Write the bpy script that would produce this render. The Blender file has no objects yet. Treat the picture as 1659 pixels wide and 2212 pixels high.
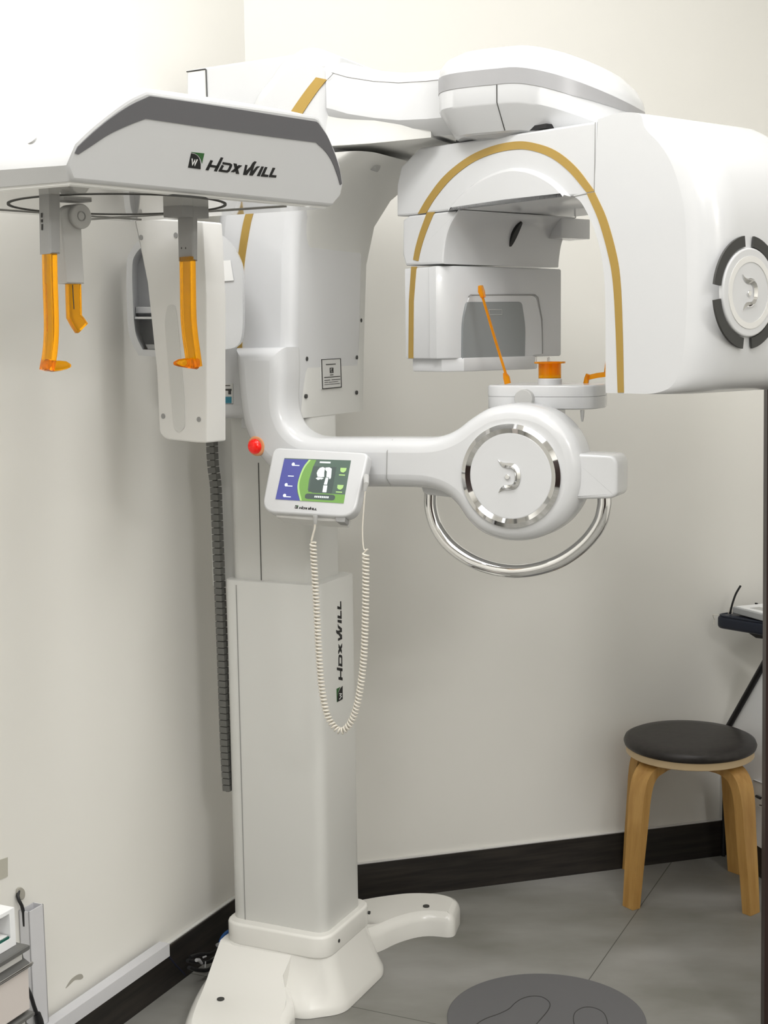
import bpy, math, random
import numpy as np
random.seed(4)
SC = bpy.context.scene
COL = SC.collection
# ------------------------------------------------------------------ camera
FPX = 3050.0
CAM_H = 1.45
PITCH = math.radians(7.0)
ROLL = math.radians(-0.8)
FW = np.array([0, math.cos(PITCH), -math.sin(PITCH)])
_r0 = np.array([1.0, 0, 0]); _u0 = np.cross(_r0, FW)
RT = math.cos(ROLL) * _r0 + math.sin(ROLL) * _u0
UP = -math.sin(ROLL) * _r0 + math.cos(ROLL) * _u0
CP = np.array([0, 0, CAM_H])
from mathutils import Matrix, Vector
cd = bpy.data.cameras.new('camera'); cam = bpy.data.objects.new('camera', cd); COL.objects.link(cam)
cd.sensor_fit = 'VERTICAL'; cd.sensor_height = 36.0; cd.lens = 36.0 * FPX / 2212.0
cd.clip_start = 0.02
m = Matrix.Identity(4)
for i in range(3):
    m[i][0] = RT[i]; m[i][1] = UP[i]; m[i][2] = -FW[i]; m[i][3] = CP[i]
cam.matrix_world = m
SC.camera = cam
# ------------------------------------------------------------------ light and exposure
SC.view_settings.view_transform = 'Standard'; SC.view_settings.look = 'None'
SC.view_settings.gamma = 1.0; SC.view_settings.use_curve_mapping = False
SC.view_settings.exposure = 0.88
W = bpy.data.worlds.new('world'); SC.world = W; W.use_nodes = True
W.node_tree.nodes['Background'].inputs[0].default_value = (0.9, 0.93, 1.0, 1)
W.node_tree.nodes['Background'].inputs[1].default_value = 0.3
CEIL = 3.0
def lamp(loc, sx, sy, power, col=(1.0, 0.99, 0.975), rot=(0, 0, 0)):
    l = bpy.data.lights.new('ceiling_lamp_or_fill', 'AREA'); l.shape = 'RECTANGLE'; l.size = sx; l.size_y = sy
    l.energy = power; l.color = col
    o = bpy.data.objects.new('ceiling_lamp_or_fill', l); COL.objects.link(o); o.location = loc; o.rotation_euler = rot
    return o
lamp((-0.55, 1.90, CEIL - 0.03), 0.5, 0.5, 9.5)
lamp((0.50, 2.45, CEIL - 0.03), 0.6, 0.5, 9.5)
lamp((-0.75, -0.2, CEIL - 0.03), 0.7, 1.2, 10)
lamp((1.45, -1.1, CEIL - 0.03), 0.6, 0.6, 30)
lamp((0.35, 0.75, CEIL - 0.02), 2.2, 2.2, 24)  # added soft fill in place of light bounced off the ceiling, no real fixture

# ------------------------------------------------------------------ pixel <-> world helpers
def V(*a): return np.array(a, dtype=float)
def az(d): d = math.radians(d); return V(math.sin(d), math.cos(d), 0)
def ray(x, y): return FW + RT * (x - 829.5) / FPX - UP * (y - 1106) / FPX
def on(x, y, p0, n):
    d = ray(x, y); return CP + d * ((p0 - CP) @ n / (d @ n))
Z = V(0, 0, 1)
ER, EB = az(115), az(25)          # machine: forward towards the patient, and across
GR, GB = az(140), az(50)          # rotated gantry
AX = ER * -0.913 + EB * 2.70      # rotation axis
def mv(x, y, v): return on(x, y, EB * v, EB)
def mu(x, y, u): return on(x, y, ER * u, ER)
def gw(x, y, w): return on(x, y, AX + GB * w, GB)
def gs(x, y, s): return on(x, y, AX + GR * s, GR)
def fl(x, y, z=0.0): return on(x, y, V(0, 0, z), Z)
def uvz(u, v, z): return ER * u + EB * v + Z * z
def swz(s, w, z): return AX + GR * s + GB * w + Z * z

# ------------------------------------------------------------------ 2D path helpers
def rnd(pts, n=6):
    """polygon with corners (x, y) or (x, y, radius)"""
    out = []; N = len(pts)
    for i, p in enumerate(pts):
        c = V(p[0], p[1])
        if len(p) < 3 or p[2] <= 0: out.append(c); continue
        a = V(*pts[i - 1][:2]); b = V(*pts[(i + 1) % N][:2])
        da, db = a - c, b - c; la, lb = np.linalg.norm(da), np.linalg.norm(db)
        da /= la; db /= lb
        t = min(p[2], la * 0.49, lb * 0.49)
        p0, p1 = c + da * t, c + db * t
        for k in range(n + 1):
            s = k / n
            out.append((1 - s) ** 2 * p0 + 2 * s * (1 - s) * c + s * s * p1)
    return out
def cr(pts, per=6, closed=False):
    P = [np.array(p, float) for p in pts]; out = []; N = len(P)
    rng = range(N) if closed else range(N - 1)
    for i in rng:
        p1, p2 = P[i], P[(i + 1) % N]
        p0 = P[i - 1] if (closed or i > 0) else 2 * p1 - p2
        p3 = P[(i + 2) % N] if (closed or i + 2 < N) else 2 * p2 - p1
        for k in range(per):
            t = k / per
            out.append(0.5 * (2 * p1 + (p2 - p0) * t + (2 * p0 - 5 * p1 + 4 * p2 - p3) * t * t + (3 * p1 - p0 - 3 * p2 + p3) * t ** 3))
    if not closed: out.append(P[-1])
    return out
def area2(P): return 0.5 * sum(P[i][0] * P[(i + 1) % len(P)][1] - P[(i + 1) % len(P)][0] * P[i][1] for i in range(len(P)))
def inset(P, d):
    """offset closed CCW polygon inwards by d"""
    N = len(P); out = []
    for i in range(N):
        a = P[i] - P[i - 1]; b = P[(i + 1) % N] - P[i]
        a = a / (np.linalg.norm(a) + 1e-12); b = b / (np.linalg.norm(b) + 1e-12)
        na, nb = V(-a[1], a[0]), V(-b[1], b[0]); nm = na + nb; l = np.linalg.norm(nm)
        nm = nm / l if l > 1e-6 else na
        out.append(P[i] + nm * d / max(0.4, nm @ na))
    return out
def stroke(pts, w):
    P = [np.array(p[:2], float) for p in pts]; L, R_ = [], []
    for i in range(len(P)):
        ds = []
        if i > 0: ds.append((P[i] - P[i - 1]) / np.linalg.norm(P[i] - P[i - 1]))
        if i < len(P) - 1: ds.append((P[i + 1] - P[i]) / np.linalg.norm(P[i + 1] - P[i]))
        ns = [V(-d[1], d[0]) for d in ds]; nm = sum(ns); l = np.linalg.norm(nm); nm = nm / l if l > 1e-6 else ns[0]
        k = w / 2 / max(0.45, nm @ ns[0])
        L.append(P[i] + nm * k); R_.append(P[i] - nm * k)
    return L + R_[::-1]
def circ(n=48, r=1.0, a0=0, a1=2 * math.pi, closed=True):
    return [V(math.cos(a0 + (a1 - a0) * k / n), math.sin(a0 + (a1 - a0) * k / n)) * r for k in range(n if closed else n + 1)]

# ------------------------------------------------------------------ mesh helpers
def link(o, parent=None):
    COL.objects.link(o)
    if parent is not None:
        o.parent = parent
        if parent.type == 'EMPTY': o.matrix_parent_inverse = Matrix.Translation(-parent.location)
    return o
def mesh(name, verts, faces, mat, parent=None, sharp=35, sharp_idx=None, smooth=True):
    me = bpy.data.meshes.new(name)
    me.from_pydata([tuple(map(float, v)) for v in verts], [], faces)
    import bmesh
    bm = bmesh.new(); bm.from_mesh(me)
    bmesh.ops.recalc_face_normals(bm, faces=bm.faces); bm.to_mesh(me); bm.free()
    if smooth:
        me.polygons.foreach_set('use_smooth', [True] * len(me.polygons))
        me.set_sharp_from_angle(angle=math.radians(sharp))
        if sharp_idx:
            for S in sharp_idx:
                for e in me.edges:
                    if e.vertices[0] in S and e.vertices[1] in S: e.use_edge_sharp = True
    me.materials.append(mat)
    me.update()
    return link(bpy.data.objects.new(name, me), parent)
class MB:
    def __init__(s): s.v = []; s.f = []; s.caps = []
    def add(s, v, f):
        n = len(s.v); s.v += list(v); s.f += [[i + n for i in q] for q in f]; return s
    def box(s, c, ax, h):
        """centre, three axes, three half sizes"""
        vs = [c + ax[0] * h[0] * i + ax[1] * h[1] * j + ax[2] * h[2] * k for i in (-1, 1) for j in (-1, 1) for k in (-1, 1)]
        return s.add(vs, [[0, 1, 3, 2], [4, 6, 7, 5], [0, 4, 5, 1], [2, 3, 7, 6], [0, 2, 6, 4], [1, 5, 7, 3]])
    def prism(s, pts, d):
        n = len(pts)
        return s.add(list(pts) + [p + d for p in pts], [list(range(n)), list(range(2 * n - 1, n - 1, -1))] + [[i, (i + 1) % n, n + (i + 1) % n, n + i] for i in range(n)])
    def tube(s, pts, r, n=10, cap=True):
        pts = [np.array(p, float) for p in pts]; N = len(pts)
        rr = r if hasattr(r, '__len__') else [r] * N
        t = pts[1] - pts[0]; t /= np.linalg.norm(t)
        a = V(0, 0, 1) if abs(t[2]) < 0.9 else V(1, 0, 0)
        nx = np.cross(t, a); nx /= np.linalg.norm(nx); vs = []
        for i in range(N):
            t = pts[min(i + 1, N - 1)] - pts[max(i - 1, 0)]; t = t / (np.linalg.norm(t) + 1e-12)
            nx = nx - t * (nx @ t); nx /= np.linalg.norm(nx); ny = np.cross(t, nx)
            for k in range(n):
                q = 2 * math.pi * k / n
                vs.append(pts[i] + (nx * math.cos(q) + ny * math.sin(q)) * rr[i])
        fs = [[i * n + k, i * n + (k + 1) % n, (i + 1) * n + (k + 1) % n, (i + 1) * n + k] for i in range(N - 1) for k in range(n)]
        if cap: fs += [list(range(n - 1, -1, -1)), list(range((N - 1) * n, N * n))]
        return s.add(vs, fs)
    def loft(s, secs, caps=True):
        n = len(secs[0]); vs = [p for q in secs for p in q]
        fs = [[i * n + k, i * n + (k + 1) % n, (i + 1) * n + (k + 1) % n, (i + 1) * n + k] for i in range(len(secs) - 1) for k in range(n)]
        if caps:
            fs += [list(range(n - 1, -1, -1)), list(range((len(secs) - 1) * n, len(secs) * n))]; k = len(s.v)
            s.caps += [set(range(k, k + n)), set(range(k + (len(secs) - 1) * n, k + len(secs) * n))]
        return s.add(vs, fs)
    def done(s, name, mat, parent=None, sharp=35, smooth=True): return mesh(name, s.v, s.f, mat, parent, sharp, s.caps, smooth)
def plate_data(pts, dvec, depth, bev=0.0, nseg=4, back=None):
    """solid whose front outline is pts (planar, 3D), going depth along dvec, edges rounded by bev"""
    d = np.array(dvec, float); d /= np.linalg.norm(d); back = bev if back is None else back
    pts = [np.array(p, float) for p in pts]; o = pts[0]
    e = max((p - o for p in pts), key=np.linalg.norm); e = e - d * (e @ d); e /= np.linalg.norm(e); f = np.cross(d, e)
    P = [V((p - o) @ e, (p - o) @ f) for p in pts]; off = [(p - o) @ d for p in pts]
    if area2(P) < 0: P = P[::-1]; off = off[::-1]
    def ring(ins, dep):
        Q = inset(P, ins) if ins > 1e-9 else P
        return [o + q[0] * e + q[1] * f + d * (dep + k) for q, k in zip(Q, off)]
    secs = []
    if bev > 0: secs += [ring(bev * (1 - math.sin(k / nseg * math.pi / 2)), bev * (1 - math.cos(k / nseg * math.pi / 2))) for k in range(nseg + 1)]
    else: secs.append(ring(0, 0))
    if back > 0: secs += [ring(back * (1 - math.sin(k / nseg * math.pi / 2)), depth - back * (1 - math.cos(k / nseg * math.pi / 2))) for k in range(nseg, -1, -1)]
    else: secs.append(ring(0, depth))
    return secs
def plate(name, pts, dvec, depth, mat, parent=None, bev=0.0, nseg=4, back=None, sharp=35):
    secs = plate_data(pts, dvec, depth, bev, nseg, back); b = MB().loft(secs); n = len(secs[0]); N = len(b.v)
    return mesh(name, b.v, b.f, mat, parent, sharp, [set(range(n)), set(range(N - n, N))])
def frame_pts(c, a, b, P): return [c + a * p[0] + b * p[1] for p in P]
def perp(n):
    b = Z - n * (Z @ n)
    if np.linalg.norm(b) < 1e-3: b = V(0, 1, 0)
    b /= np.linalg.norm(b); return np.cross(b, n), b
def disc(name, c, n, r, depth, mat, parent=None, bev=0.0, seg=48, nseg=3):
    """disc with its front face at c looking along n"""
    a, b = perp(n); return plate(name, frame_pts(c, a, b, circ(seg, r)), -n, depth, mat, parent, bev, nseg, 0)
def ring(name, c, n, r0, r1, depth, mat, parent=None, a0=0, a1=2 * math.pi, seg=64, conv=0.0):
    """annulus (or arc of one) of thickness depth; conv pushes the middle of its face out"""
    a, b = perp(n); full = abs(a1 - a0 - 2 * math.pi) < 1e-6
    prof = [(r0, -depth), (r0, 0), ((r0 + r1) / 2, conv), (r1, 0), (r1, -depth)] if conv else [(r0, -depth), (r0, 0), (r1, 0), (r1, -depth)]
    secs = []
    for k in range(seg + (0 if full else 1)):
        q = a0 + (a1 - a0) * k / seg; dr = a * math.cos(q) + b * math.sin(q)
        secs.append([c + dr * x + n * h for x, h in prof])
    mb = MB()
    if full: mb.loft(secs + [secs[0]], caps=False)
    else: mb.loft(secs)
    return mb.done(name, mat, parent)

# ------------------------------------------------------------------ materials
def mat(name, col, rough=0.5, metal=0.0, spec=0.5, trans=0.0, emit=None, es=0.0, coat=0.0, ior=1.45):
    mt = bpy.data.materials.new(name); mt.use_nodes = True; b = mt.node_tree.nodes['Principled BSDF']
    b.inputs['Base Color'].default_value = (*col, 1); b.inputs['Roughness'].default_value = rough
    b.inputs['Metallic'].default_value = metal; b.inputs['Specular IOR Level'].default_value = spec
    b.inputs['Transmission Weight'].default_value = trans; b.inputs['IOR'].default_value = ior
    b.inputs['Coat Weight'].default_value = coat
    if emit: b.inputs['Emission Color'].default_value = (*emit, 1); b.inputs['Emission Strength'].default_value = es
    return mt
def noisy(mt, c0, c1, scale, detail=3, bump=0.0, lo=0.35, hi=0.65, stretch=None):
    nt = mt.node_tree; b = nt.nodes['Principled BSDF']
    tc = nt.nodes.new('ShaderNodeTexCoord'); nz = nt.nodes.new('ShaderNodeTexNoise'); rp = nt.nodes.new('ShaderNodeValToRGB')
    nz.inputs['Scale'].default_value = scale; nz.inputs['Detail'].default_value = detail
    src = tc.outputs['Object']
    if stretch:
        mp = nt.nodes.new('ShaderNodeMapping'); mp.inputs['Scale'].default_value = stretch[:3]
        if len(stretch) > 3: mp.inputs['Rotation'].default_value = (0, 0, stretch[3])
        nt.links.new(src, mp.inputs[0]); src = mp.outputs[0]
    nt.links.new(src, nz.inputs['Vector']); nt.links.new(nz.outputs['Fac'], rp.inputs[0])
    rp.color_ramp.elements[0].position = lo; rp.color_ramp.elements[1].position = hi
    rp.color_ramp.elements[0].color = (*c0, 1); rp.color_ramp.elements[1].color = (*c1, 1)
    nt.links.new(rp.outputs[0], b.inputs['Base Color'])
    if bump:
        bp = nt.nodes.new('ShaderNodeBump'); bp.inputs['Strength'].default_value = bump; bp.inputs['Distance'].default_value = 0.002
        nt.links.new(nz.outputs['Fac'], bp.inputs['Height']); nt.links.new(bp.outputs[0], b.inputs['Normal'])
    return rp
M = {}
M['wall'] = mat('wall_paint', (0.70, 0.68, 0.62), 0.75, spec=0.25); noisy(M['wall'], (0.77, 0.758, 0.715), (0.79, 0.778, 0.735), 1.7, 4, 0.0)
M['ceil'] = mat('ceiling_paint', (0.85, 0.84, 0.82), 0.9)
M['base'] = mat('baseboard_wood', (0.018, 0.015, 0.013), 0.42); noisy(M['base'], (0.013, 0.011, 0.010), (0.030, 0.025, 0.021), 6, 5, 0.1, stretch=(1, 1, 14))
M['floor'] = mat('vinyl_floor', (0.2, 0.2, 0.18), 0.5, spec=0.35)
M['white'] = mat('white_gloss_plastic', (0.605, 0.612, 0.622), 0.22, spec=0.5, coat=0.25)
M['whitem'] = mat('white_satin_plastic', (0.70, 0.695, 0.675), 0.42)
M['steel'] = mat('white_painted_steel', (0.68, 0.68, 0.655), 0.36)
M['basew'] = mat('ivory_painted_base', (0.83, 0.82, 0.78), 0.22, coat=0.3)
M['mirror'] = mat('polished_white_underside', (0.70, 0.70, 0.68), 0.06, spec=0.9, coat=0.6)
M['gold'] = mat('gold_trim', (0.44, 0.29, 0.075), 0.38, metal=0.35)
M['grey'] = mat('grey_plastic', (0.30, 0.30, 0.295), 0.5)
M['lgrey'] = mat('light_grey_plastic', (0.46, 0.46, 0.45), 0.45)
M['band'] = mat('grey_band', (0.13, 0.13, 0.14), 0.4)
M['bandl'] = mat('silver_band', (0.36, 0.36, 0.37), 0.35, metal=0.2)
M['gap'] = mat('dark_seam', (0.05, 0.05, 0.047), 0.8)
M['seam'] = mat('grey_seam', (0.30, 0.30, 0.29), 0.8)
M['black'] = mat('black_plastic', (0.010, 0.010, 0.011), 0.45)
M['chrome'] = mat('chrome', (0.82, 0.82, 0.82), 0.06, metal=1.0)
M['amber'] = mat('amber_acrylic', (1.0, 0.46, 0.004), 0.05, trans=0.88, ior=1.3)
M['orange'] = mat('orange_acrylic', (0.97, 0.40, 0.003), 0.1, trans=0.7, ior=1.3)
M['clear'] = mat('clear_acrylic', (0.95, 0.95, 0.93), 0.05, trans=0.9, ior=1.2)
M['glass'] = mat('grey_detector_window', (0.22, 0.235, 0.24), 0.15, coat=0.3)
M['screenk'] = mat('screen_dark', (0.03, 0.05, 0.04), 0.2, emit=(0.13, 0.17, 0.14), es=0.46)
M['screenb'] = mat('screen_blue', (0.02, 0.02, 0.08), 0.2, emit=(0.10, 0.11, 0.36), es=0.46)
M['screeng'] = mat('screen_green', (0.05, 0.12, 0.02), 0.2, emit=(0.22, 0.38, 0.12), es=0.46)
M['screend'] = mat('screen_grey', (0.05, 0.06, 0.06), 0.2, emit=(0.065, 0.09, 0.075), es=0.46)
M['screenl'] = mat('screen_lime', (0.1, 0.2, 0.05), 0.2, emit=(0.52, 0.72, 0.30), es=0.46)
M['screenw'] = mat('screen_white', (0.6, 0.6, 0.6), 0.2, emit=(0.72, 0.85, 0.80), es=0.46)
M['red'] = mat('red_button', (0.75, 0.008, 0.004), 0.2, emit=(1.0, 0.006, 0.0), es=0.12, coat=0.4)
M['collar'] = mat('glow_tinted_collar', (0.72, 0.34, 0.16), 0.35)  # glow of the lit button painted into the collar colour
M['ink'] = mat('black_print', (0.006, 0.006, 0.006), 0.5)
M['green'] = mat('green_print', (0.025, 0.11, 0.025), 0.5)
M['paper'] = mat('white_paper', (0.84, 0.84, 0.83), 0.8)
M['label'] = mat('grey_label', (0.60, 0.60, 0.58), 0.5)
M['blue'] = mat('blue_label', (0.03, 0.20, 0.28), 0.5)
M['cord'] = mat('cream_cord', (0.74, 0.70, 0.62), 0.45)
M['chain'] = mat('grey_cable_duct', (0.13, 0.13, 0.12), 0.55)
M['wood'] = mat('beech_ply', (0.50, 0.29, 0.09), 0.42); noisy(M['wood'], (0.42, 0.225, 0.06), (0.55, 0.32, 0.10), 5, 5, 0.05, stretch=(9, 9, 1.2))
M['woodl'] = mat('pale_ply_rim', (0.62, 0.47, 0.28), 0.5)
M['leather'] = mat('dark_leather', (0.022, 0.019, 0.018), 0.42); noisy(M['leather'], (0.019, 0.016, 0.015), (0.028, 0.024, 0.022), 60, 3, 0.12)
M['mat'] = mat('grey_rubber_mat', (0.125, 0.125, 0.13), 0.6)
M['navy'] = mat('navy_vinyl', (0.010, 0.014, 0.028), 0.4)
M['device'] = mat('silver_device', (0.42, 0.43, 0.44), 0.4)
M['dwhite'] = mat('device_top_white', (0.85, 0.86, 0.87), 0.4)
M['door'] = mat('dark_door_wood', (0.020, 0.008, 0.006), 0.4)
M['trunk'] = mat('white_trunking', (0.60, 0.60, 0.62), 0.45)
M['cart'] = mat('cart_drawer_front', (0.62, 0.57, 0.54), 0.4)
M['cartg'] = mat('cart_dark_grip', (0.12, 0.12, 0.115), 0.35)
M['peach'] = mat('peach_card', (0.80, 0.66, 0.52), 0.7)
M['teal'] = mat('green_glass_edge', (0.01, 0.10, 0.075), 0.2)
M['bluecable'] = mat('blue_cable', (0.02, 0.10, 0.32), 0.45)
M['navycable'] = mat('dark_blue_cable', (0.008, 0.012, 0.035), 0.5)
M['tie'] = mat('grey_connector', (0.32, 0.32, 0.33), 0.5)
M['putty'] = mat('grey_putty', (0.36, 0.345, 0.30), 0.9)
M['patch'] = mat('beige_wall_patch', (0.47, 0.455, 0.39), 0.8)
# floor: big square vinyl tiles laid parallel to the left wall, mottled
def floor_nodes():
    nt = M['floor'].node_tree; b = nt.nodes['Principled BSDF']
    rp = noisy(M['floor'], (0.185, 0.182, 0.162), (0.310, 0.306, 0.290), 3.4, 7, 0.0, 0.32, 0.70, stretch=(0.8, 1.5, 1, math.radians(25)))
    tc = [n for n in nt.nodes if n.bl_idname == 'ShaderNodeTexCoord'][0]
    mp = nt.nodes.new('ShaderNodeMapping'); mp.vector_type = 'TEXTURE'; mp.inputs['Rotation'].default_value = (0, 0, math.radians(-25))
    p = fl(1257, 2138); mp.inputs['Location'].default_value = (p[0], p[1], 0)
    nt.links.new(tc.outputs['Object'], mp.inputs[0])
    sx = nt.nodes.new('ShaderNodeSeparateXYZ'); nt.links.new(mp.outputs[0], sx.inputs[0])
    def line(out, off, per):
        a = nt.nodes.new('ShaderNodeMath'); a.operation = 'ADD'; a.inputs[1].default_value = 10 * per + per / 2 + off; nt.links.new(out, a.inputs[0])
        c = nt.nodes.new('ShaderNodeMath'); c.operation = 'MODULO'; c.inputs[1].default_value = per; nt.links.new(a.outputs[0], c.inputs[0])
        d = nt.nodes.new('ShaderNodeMath'); d.operation = 'SUBTRACT'; d.inputs[1].default_value = per / 2; nt.links.new(c.outputs[0], d.inputs[0])
        e = nt.nodes.new('ShaderNodeMath'); e.operation = 'ABSOLUTE'; nt.links.new(d.outputs[0], e.inputs[0])
        g = nt.nodes.new('ShaderNodeMath'); g.operation = 'LESS_THAN'; g.inputs[1].default_value = 0.0011; nt.links.new(e.outputs[0], g.inputs[0])
        return g.outputs[0]
    q = fl(820, 2187) - p; offy = -(q @ EB)
    mx = nt.nodes.new('ShaderNodeMath'); mx.operation = 'MAXIMUM'
    nt.links.new(line(sx.outputs[0], 0.0, 0.92), mx.inputs[0]); nt.links.new(line(sx.outputs[1], offy, 1.84), mx.inputs[1])
    mix = nt.nodes.new('ShaderNodeMix'); mix.data_type = 'RGBA'; mix.inputs[7].default_value = (0.07, 0.068, 0.06, 1)
    nt.links.new(mx.outputs[0], mix.inputs[0]); nt.links.new(rp.outputs[0], mix.inputs[6]); nt.links.new(mix.outputs[2], b.inputs['Base Color'])
floor_nodes()

# ------------------------------------------------------------------ tagging
def tag(o, label=None, cat=None, group=None, kind=None):
    if label: o['label'] = label
    if cat: o['category'] = cat
    if group: o['group'] = group
    if kind: o['kind'] = kind
    return o
def thing(name, label, cat, loc, group=None):
    o = bpy.data.objects.new(name, None); o.empty_display_size = 0.05; o.location = [float(x) for x in loc]; COL.objects.link(o)
    return tag(o, label, cat, group)
def struct(o, label=None, cat=None): return tag(o, label, cat, None, 'structure')

# ================================================================== THE ROOM
KC = V(-0.314, 3.453, 0)                      # corner of left and back wall
LW, BW = az(25.18), az(73.63)                 # their directions
PC = KC + BW * ((fl(1561, 1844) - KC) @ BW)   # foot of the white panel at the right
RC = KC + BW * 2.15                           # corner of back and right wall
RW = az(163.6)
NL, NB, NR = V(LW[1], -LW[0], 0), V(BW[1], -BW[0], 0), V(RW[1], -RW[0], 0)   # into the room
Lend = KC - LW * 6.2; Rend = RC + RW * 5.6
def wall(name, a, b, n, lab, ext0=0.0, ext1=0.0):
    d = (b - a) / np.linalg.norm(b - a); a = a - d * ext0; b = b + d * ext1
    p = [a, b, b - n * 0.08, a - n * 0.08]
    return struct(MB().prism(p, Z * CEIL).done(name, M['wall'], smooth=False), lab, 'wall')
wall('wall_left', Lend, KC, NL, 'off-white wall on the left, behind the scanner', 0, 0.03)
wall('wall_back', KC, RC, NB, 'off-white wall behind the scanner column and stool', 0.03, 0.03)
wall('wall_right', RC, Rend, NR, 'off-white wall at the far right behind the stool', 0.03, 0)
fn = Rend - Lend; fn = V(-fn[1], fn[0], 0); fn /= np.linalg.norm(fn)
if fn @ (KC - Lend) < 0: fn = -fn
wall('wall_front', Lend, Rend, fn, 'off-white wall behind the camera')
fd = (Rend - Lend) / np.linalg.norm(Rend - Lend); fm = (Lend + Rend) / 2 + fn * .004
struct(MB().box(fm + Z * 1.05, (fd, fn, Z), (1.1, .003, 1.04)).done('added_dark_panel', M['door'], smooth=False), 'unseen dark panel added behind the camera for dark chrome reflections', 'door')  # unseen dark panel, added so the chrome has something dark to reflect
poly = [Lend, KC, RC, Rend]
cen = sum(poly) / 4
big = [p + (p - cen) / np.linalg.norm(p - cen) * 0.07 for p in poly]
struct(MB().prism([p - Z * 0.06 for p in big], Z * 0.06).done('floor', M['floor'], smooth=False), 'grey mottled vinyl tile floor', 'floor')
struct(MB().prism([p + Z * CEIL for p in big], Z * 0.06).done('ceiling', M['ceil'], smooth=False), 'plain white ceiling', 'ceiling')
def baseboard(name, a, b, n, lab):
    p = [a + n * 0.001, b + n * 0.001, b + n * 0.013, a + n * 0.013]
    return struct(MB().prism(p, Z * 0.101).done(name, M['base'], smooth=False), lab, 'baseboard')
def caulk(name, a, b, n):
    p = [a + n * .0005, b + n * .0005, b + n * .009, a + n * .009]
    struct(MB().prism([q + Z * .1005 for q in p], Z * .003).done(name, M['whitem'], smooth=False), 'thin pale sealant line on top of the baseboard', 'trim')
caulk('trim_2', KC + BW * .012, RC - BW * .03, NB); caulk('trim_3', KC - LW * .48, KC - LW * .012, NL)
baseboard('baseboard_left', KC - LW * 3, KC, NL, 'dark brown baseboard along the left wall')
baseboard('baseboard_back', KC + BW * 0.004, RC - BW * 0.02, NB, 'dark brown baseboard along the back wall')
def lw(x, y, off=0.0): return on(x, y, KC + NL * off, NL)
# door leaf seen edge-on at the right
DY = V(0, 2.72, 0); DN = V(0, 1, 0)
d0 = on(1650.5, 2212, DY, DN); d1 = on(1657.5, 900, DY, DN); dd = (d1 - d0) / (d1[2] - d0[2])
da, db = d0 - dd * d0[2] + Z * 0.004, d0 + dd * (1.78 - d0[2])
hd = az(96) * 0.27; th = az(6) * 0.042
struct(MB().loft([[q, q + hd, q + hd + th, q + th] for q in (da, db)]).done('door_1', M['door'], smooth=False), 'dark reddish-brown door edge at the right border', 'door')

# ================================================================== THE X-RAY MACHINE
XR = thing('dental_xray_machine', 'tall white dental panoramic x-ray scanner with gold trim on a two-footed base', 'x-ray machine', uvz(-1.47, 2.69, 0))
def part(name, pts, d, depth, mt, bev=0.0, parent=None, **k): return plate(name, pts, d, depth, M[mt], parent or XR, bev, **k)
# ---------- base: two splayed feet and a raised block (plan in u, distance from the axis plane v = 2.69)
VC = 2.69
def side(sg, back):
    h_ = [(-1.42, .10), (-1.42, .15), (-1.380, .205, .05), (-1.362, .275, .06), (-1.318, .340, .05), (-1.246, .350, .024), (-1.270, .462, .03), (-1.33, .480, .05)] + back
    return [(p[0], p[1] * sg) + tuple(p[2:]) for p in h_]
right_ = side(1, [(-1.41, .455, .08), (-1.50, .375, .1), (-1.57, .27, .1), (-1.612, .17, .1), (-1.628, .09)])
left_ = side(-1, [(-1.43, .475, .08), (-1.545, .40, .1), (-1.60, .27, .12), (-1.632, .17, .1), (-1.640, .09)])
plan = rnd(right_ + left_[::-1], 5)
if area2(plan) < 0: plan = plan[::-1]
colr = rnd([(-1.595, -0.115, 0.03), (-1.365, -0.115, 0.03), (-1.365, 0.115, 0.03), (-1.595, 0.115, 0.03)])
def smst(t): t = min(1, max(0, t)); return t * t * (3 - 2 * t)
def blockz(u, d):
    """height of the feet: low at the tips, a concave rise to the column"""
    t = min(1.0, max(0.0, (abs(d) - 0.115) / 0.16))
    return 0.058 + 0.062 * (1 - t) ** 2.4 * smst((-1.368 - u) / 0.03)
secs = []
for ins, zz in [(0, 0.0), (0, 0.036), (0.003, 0.046), (0.009, 0.054), (0.018, 0.058)]:
    secs.append([uvz(p[0], VC + p[1], zz if zz < 0.05 else zz) for p in inset(plan, ins)])
inn = inset(plan, 0.018)
import bmesh
def base_shell():
    b = MB().loft(secs, caps=False); n0 = len(b.v)
    me = bpy.data.meshes.new('base_grid'); bm = bmesh.new()
    vs = [bm.verts.new((p[0], p[1], 0)) for p in inn]; bm.faces.new(vs)
    for u in np.arange(-1.66, -1.24, 0.0085):
        bmesh.ops.bisect_plane(bm, geom=bm.verts[:] + bm.edges[:] + bm.faces[:], plane_co=(u, 0, 0), plane_no=(1, 0, 0))
    for d in np.arange(-0.48, 0.48, 0.0085):
        bmesh.ops.bisect_plane(bm, geom=bm.verts[:] + bm.edges[:] + bm.faces[:], plane_co=(0, d, 0), plane_no=(0, 1, 0))
    bm.verts.index_update(); bnd = {v.index for e in bm.edges if e.is_boundary for v in e.verts}
    v3 = []
    for v in bm.verts:
        h = blockz(v.co.x, v.co.y)
        v3.append(uvz(v.co.x, VC + v.co.y, h))
    fs = [[v.index for v in f.verts] for f in bm.faces]
    edges = [(e.verts[0].index, e.verts[1].index) for e in bm.edges if e.is_boundary]
    # curtain from the (raised) rim of the top down to the rounded edge
    k = len(v3); low = {}
    for i in bnd:
        v = bm.verts[i] if False else None
    bm.verts.ensure_lookup_table()
    for i in sorted(bnd):
        c = bm.verts[i].co; low[i] = len(v3); v3.append(uvz(c.x, VC + c.y, 0.0565))
    for a_, b_ in edges: fs.append([a_, b_, low[b_], low[a_]])
    b.add(v3, fs); bm.free()
    return b
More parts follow.
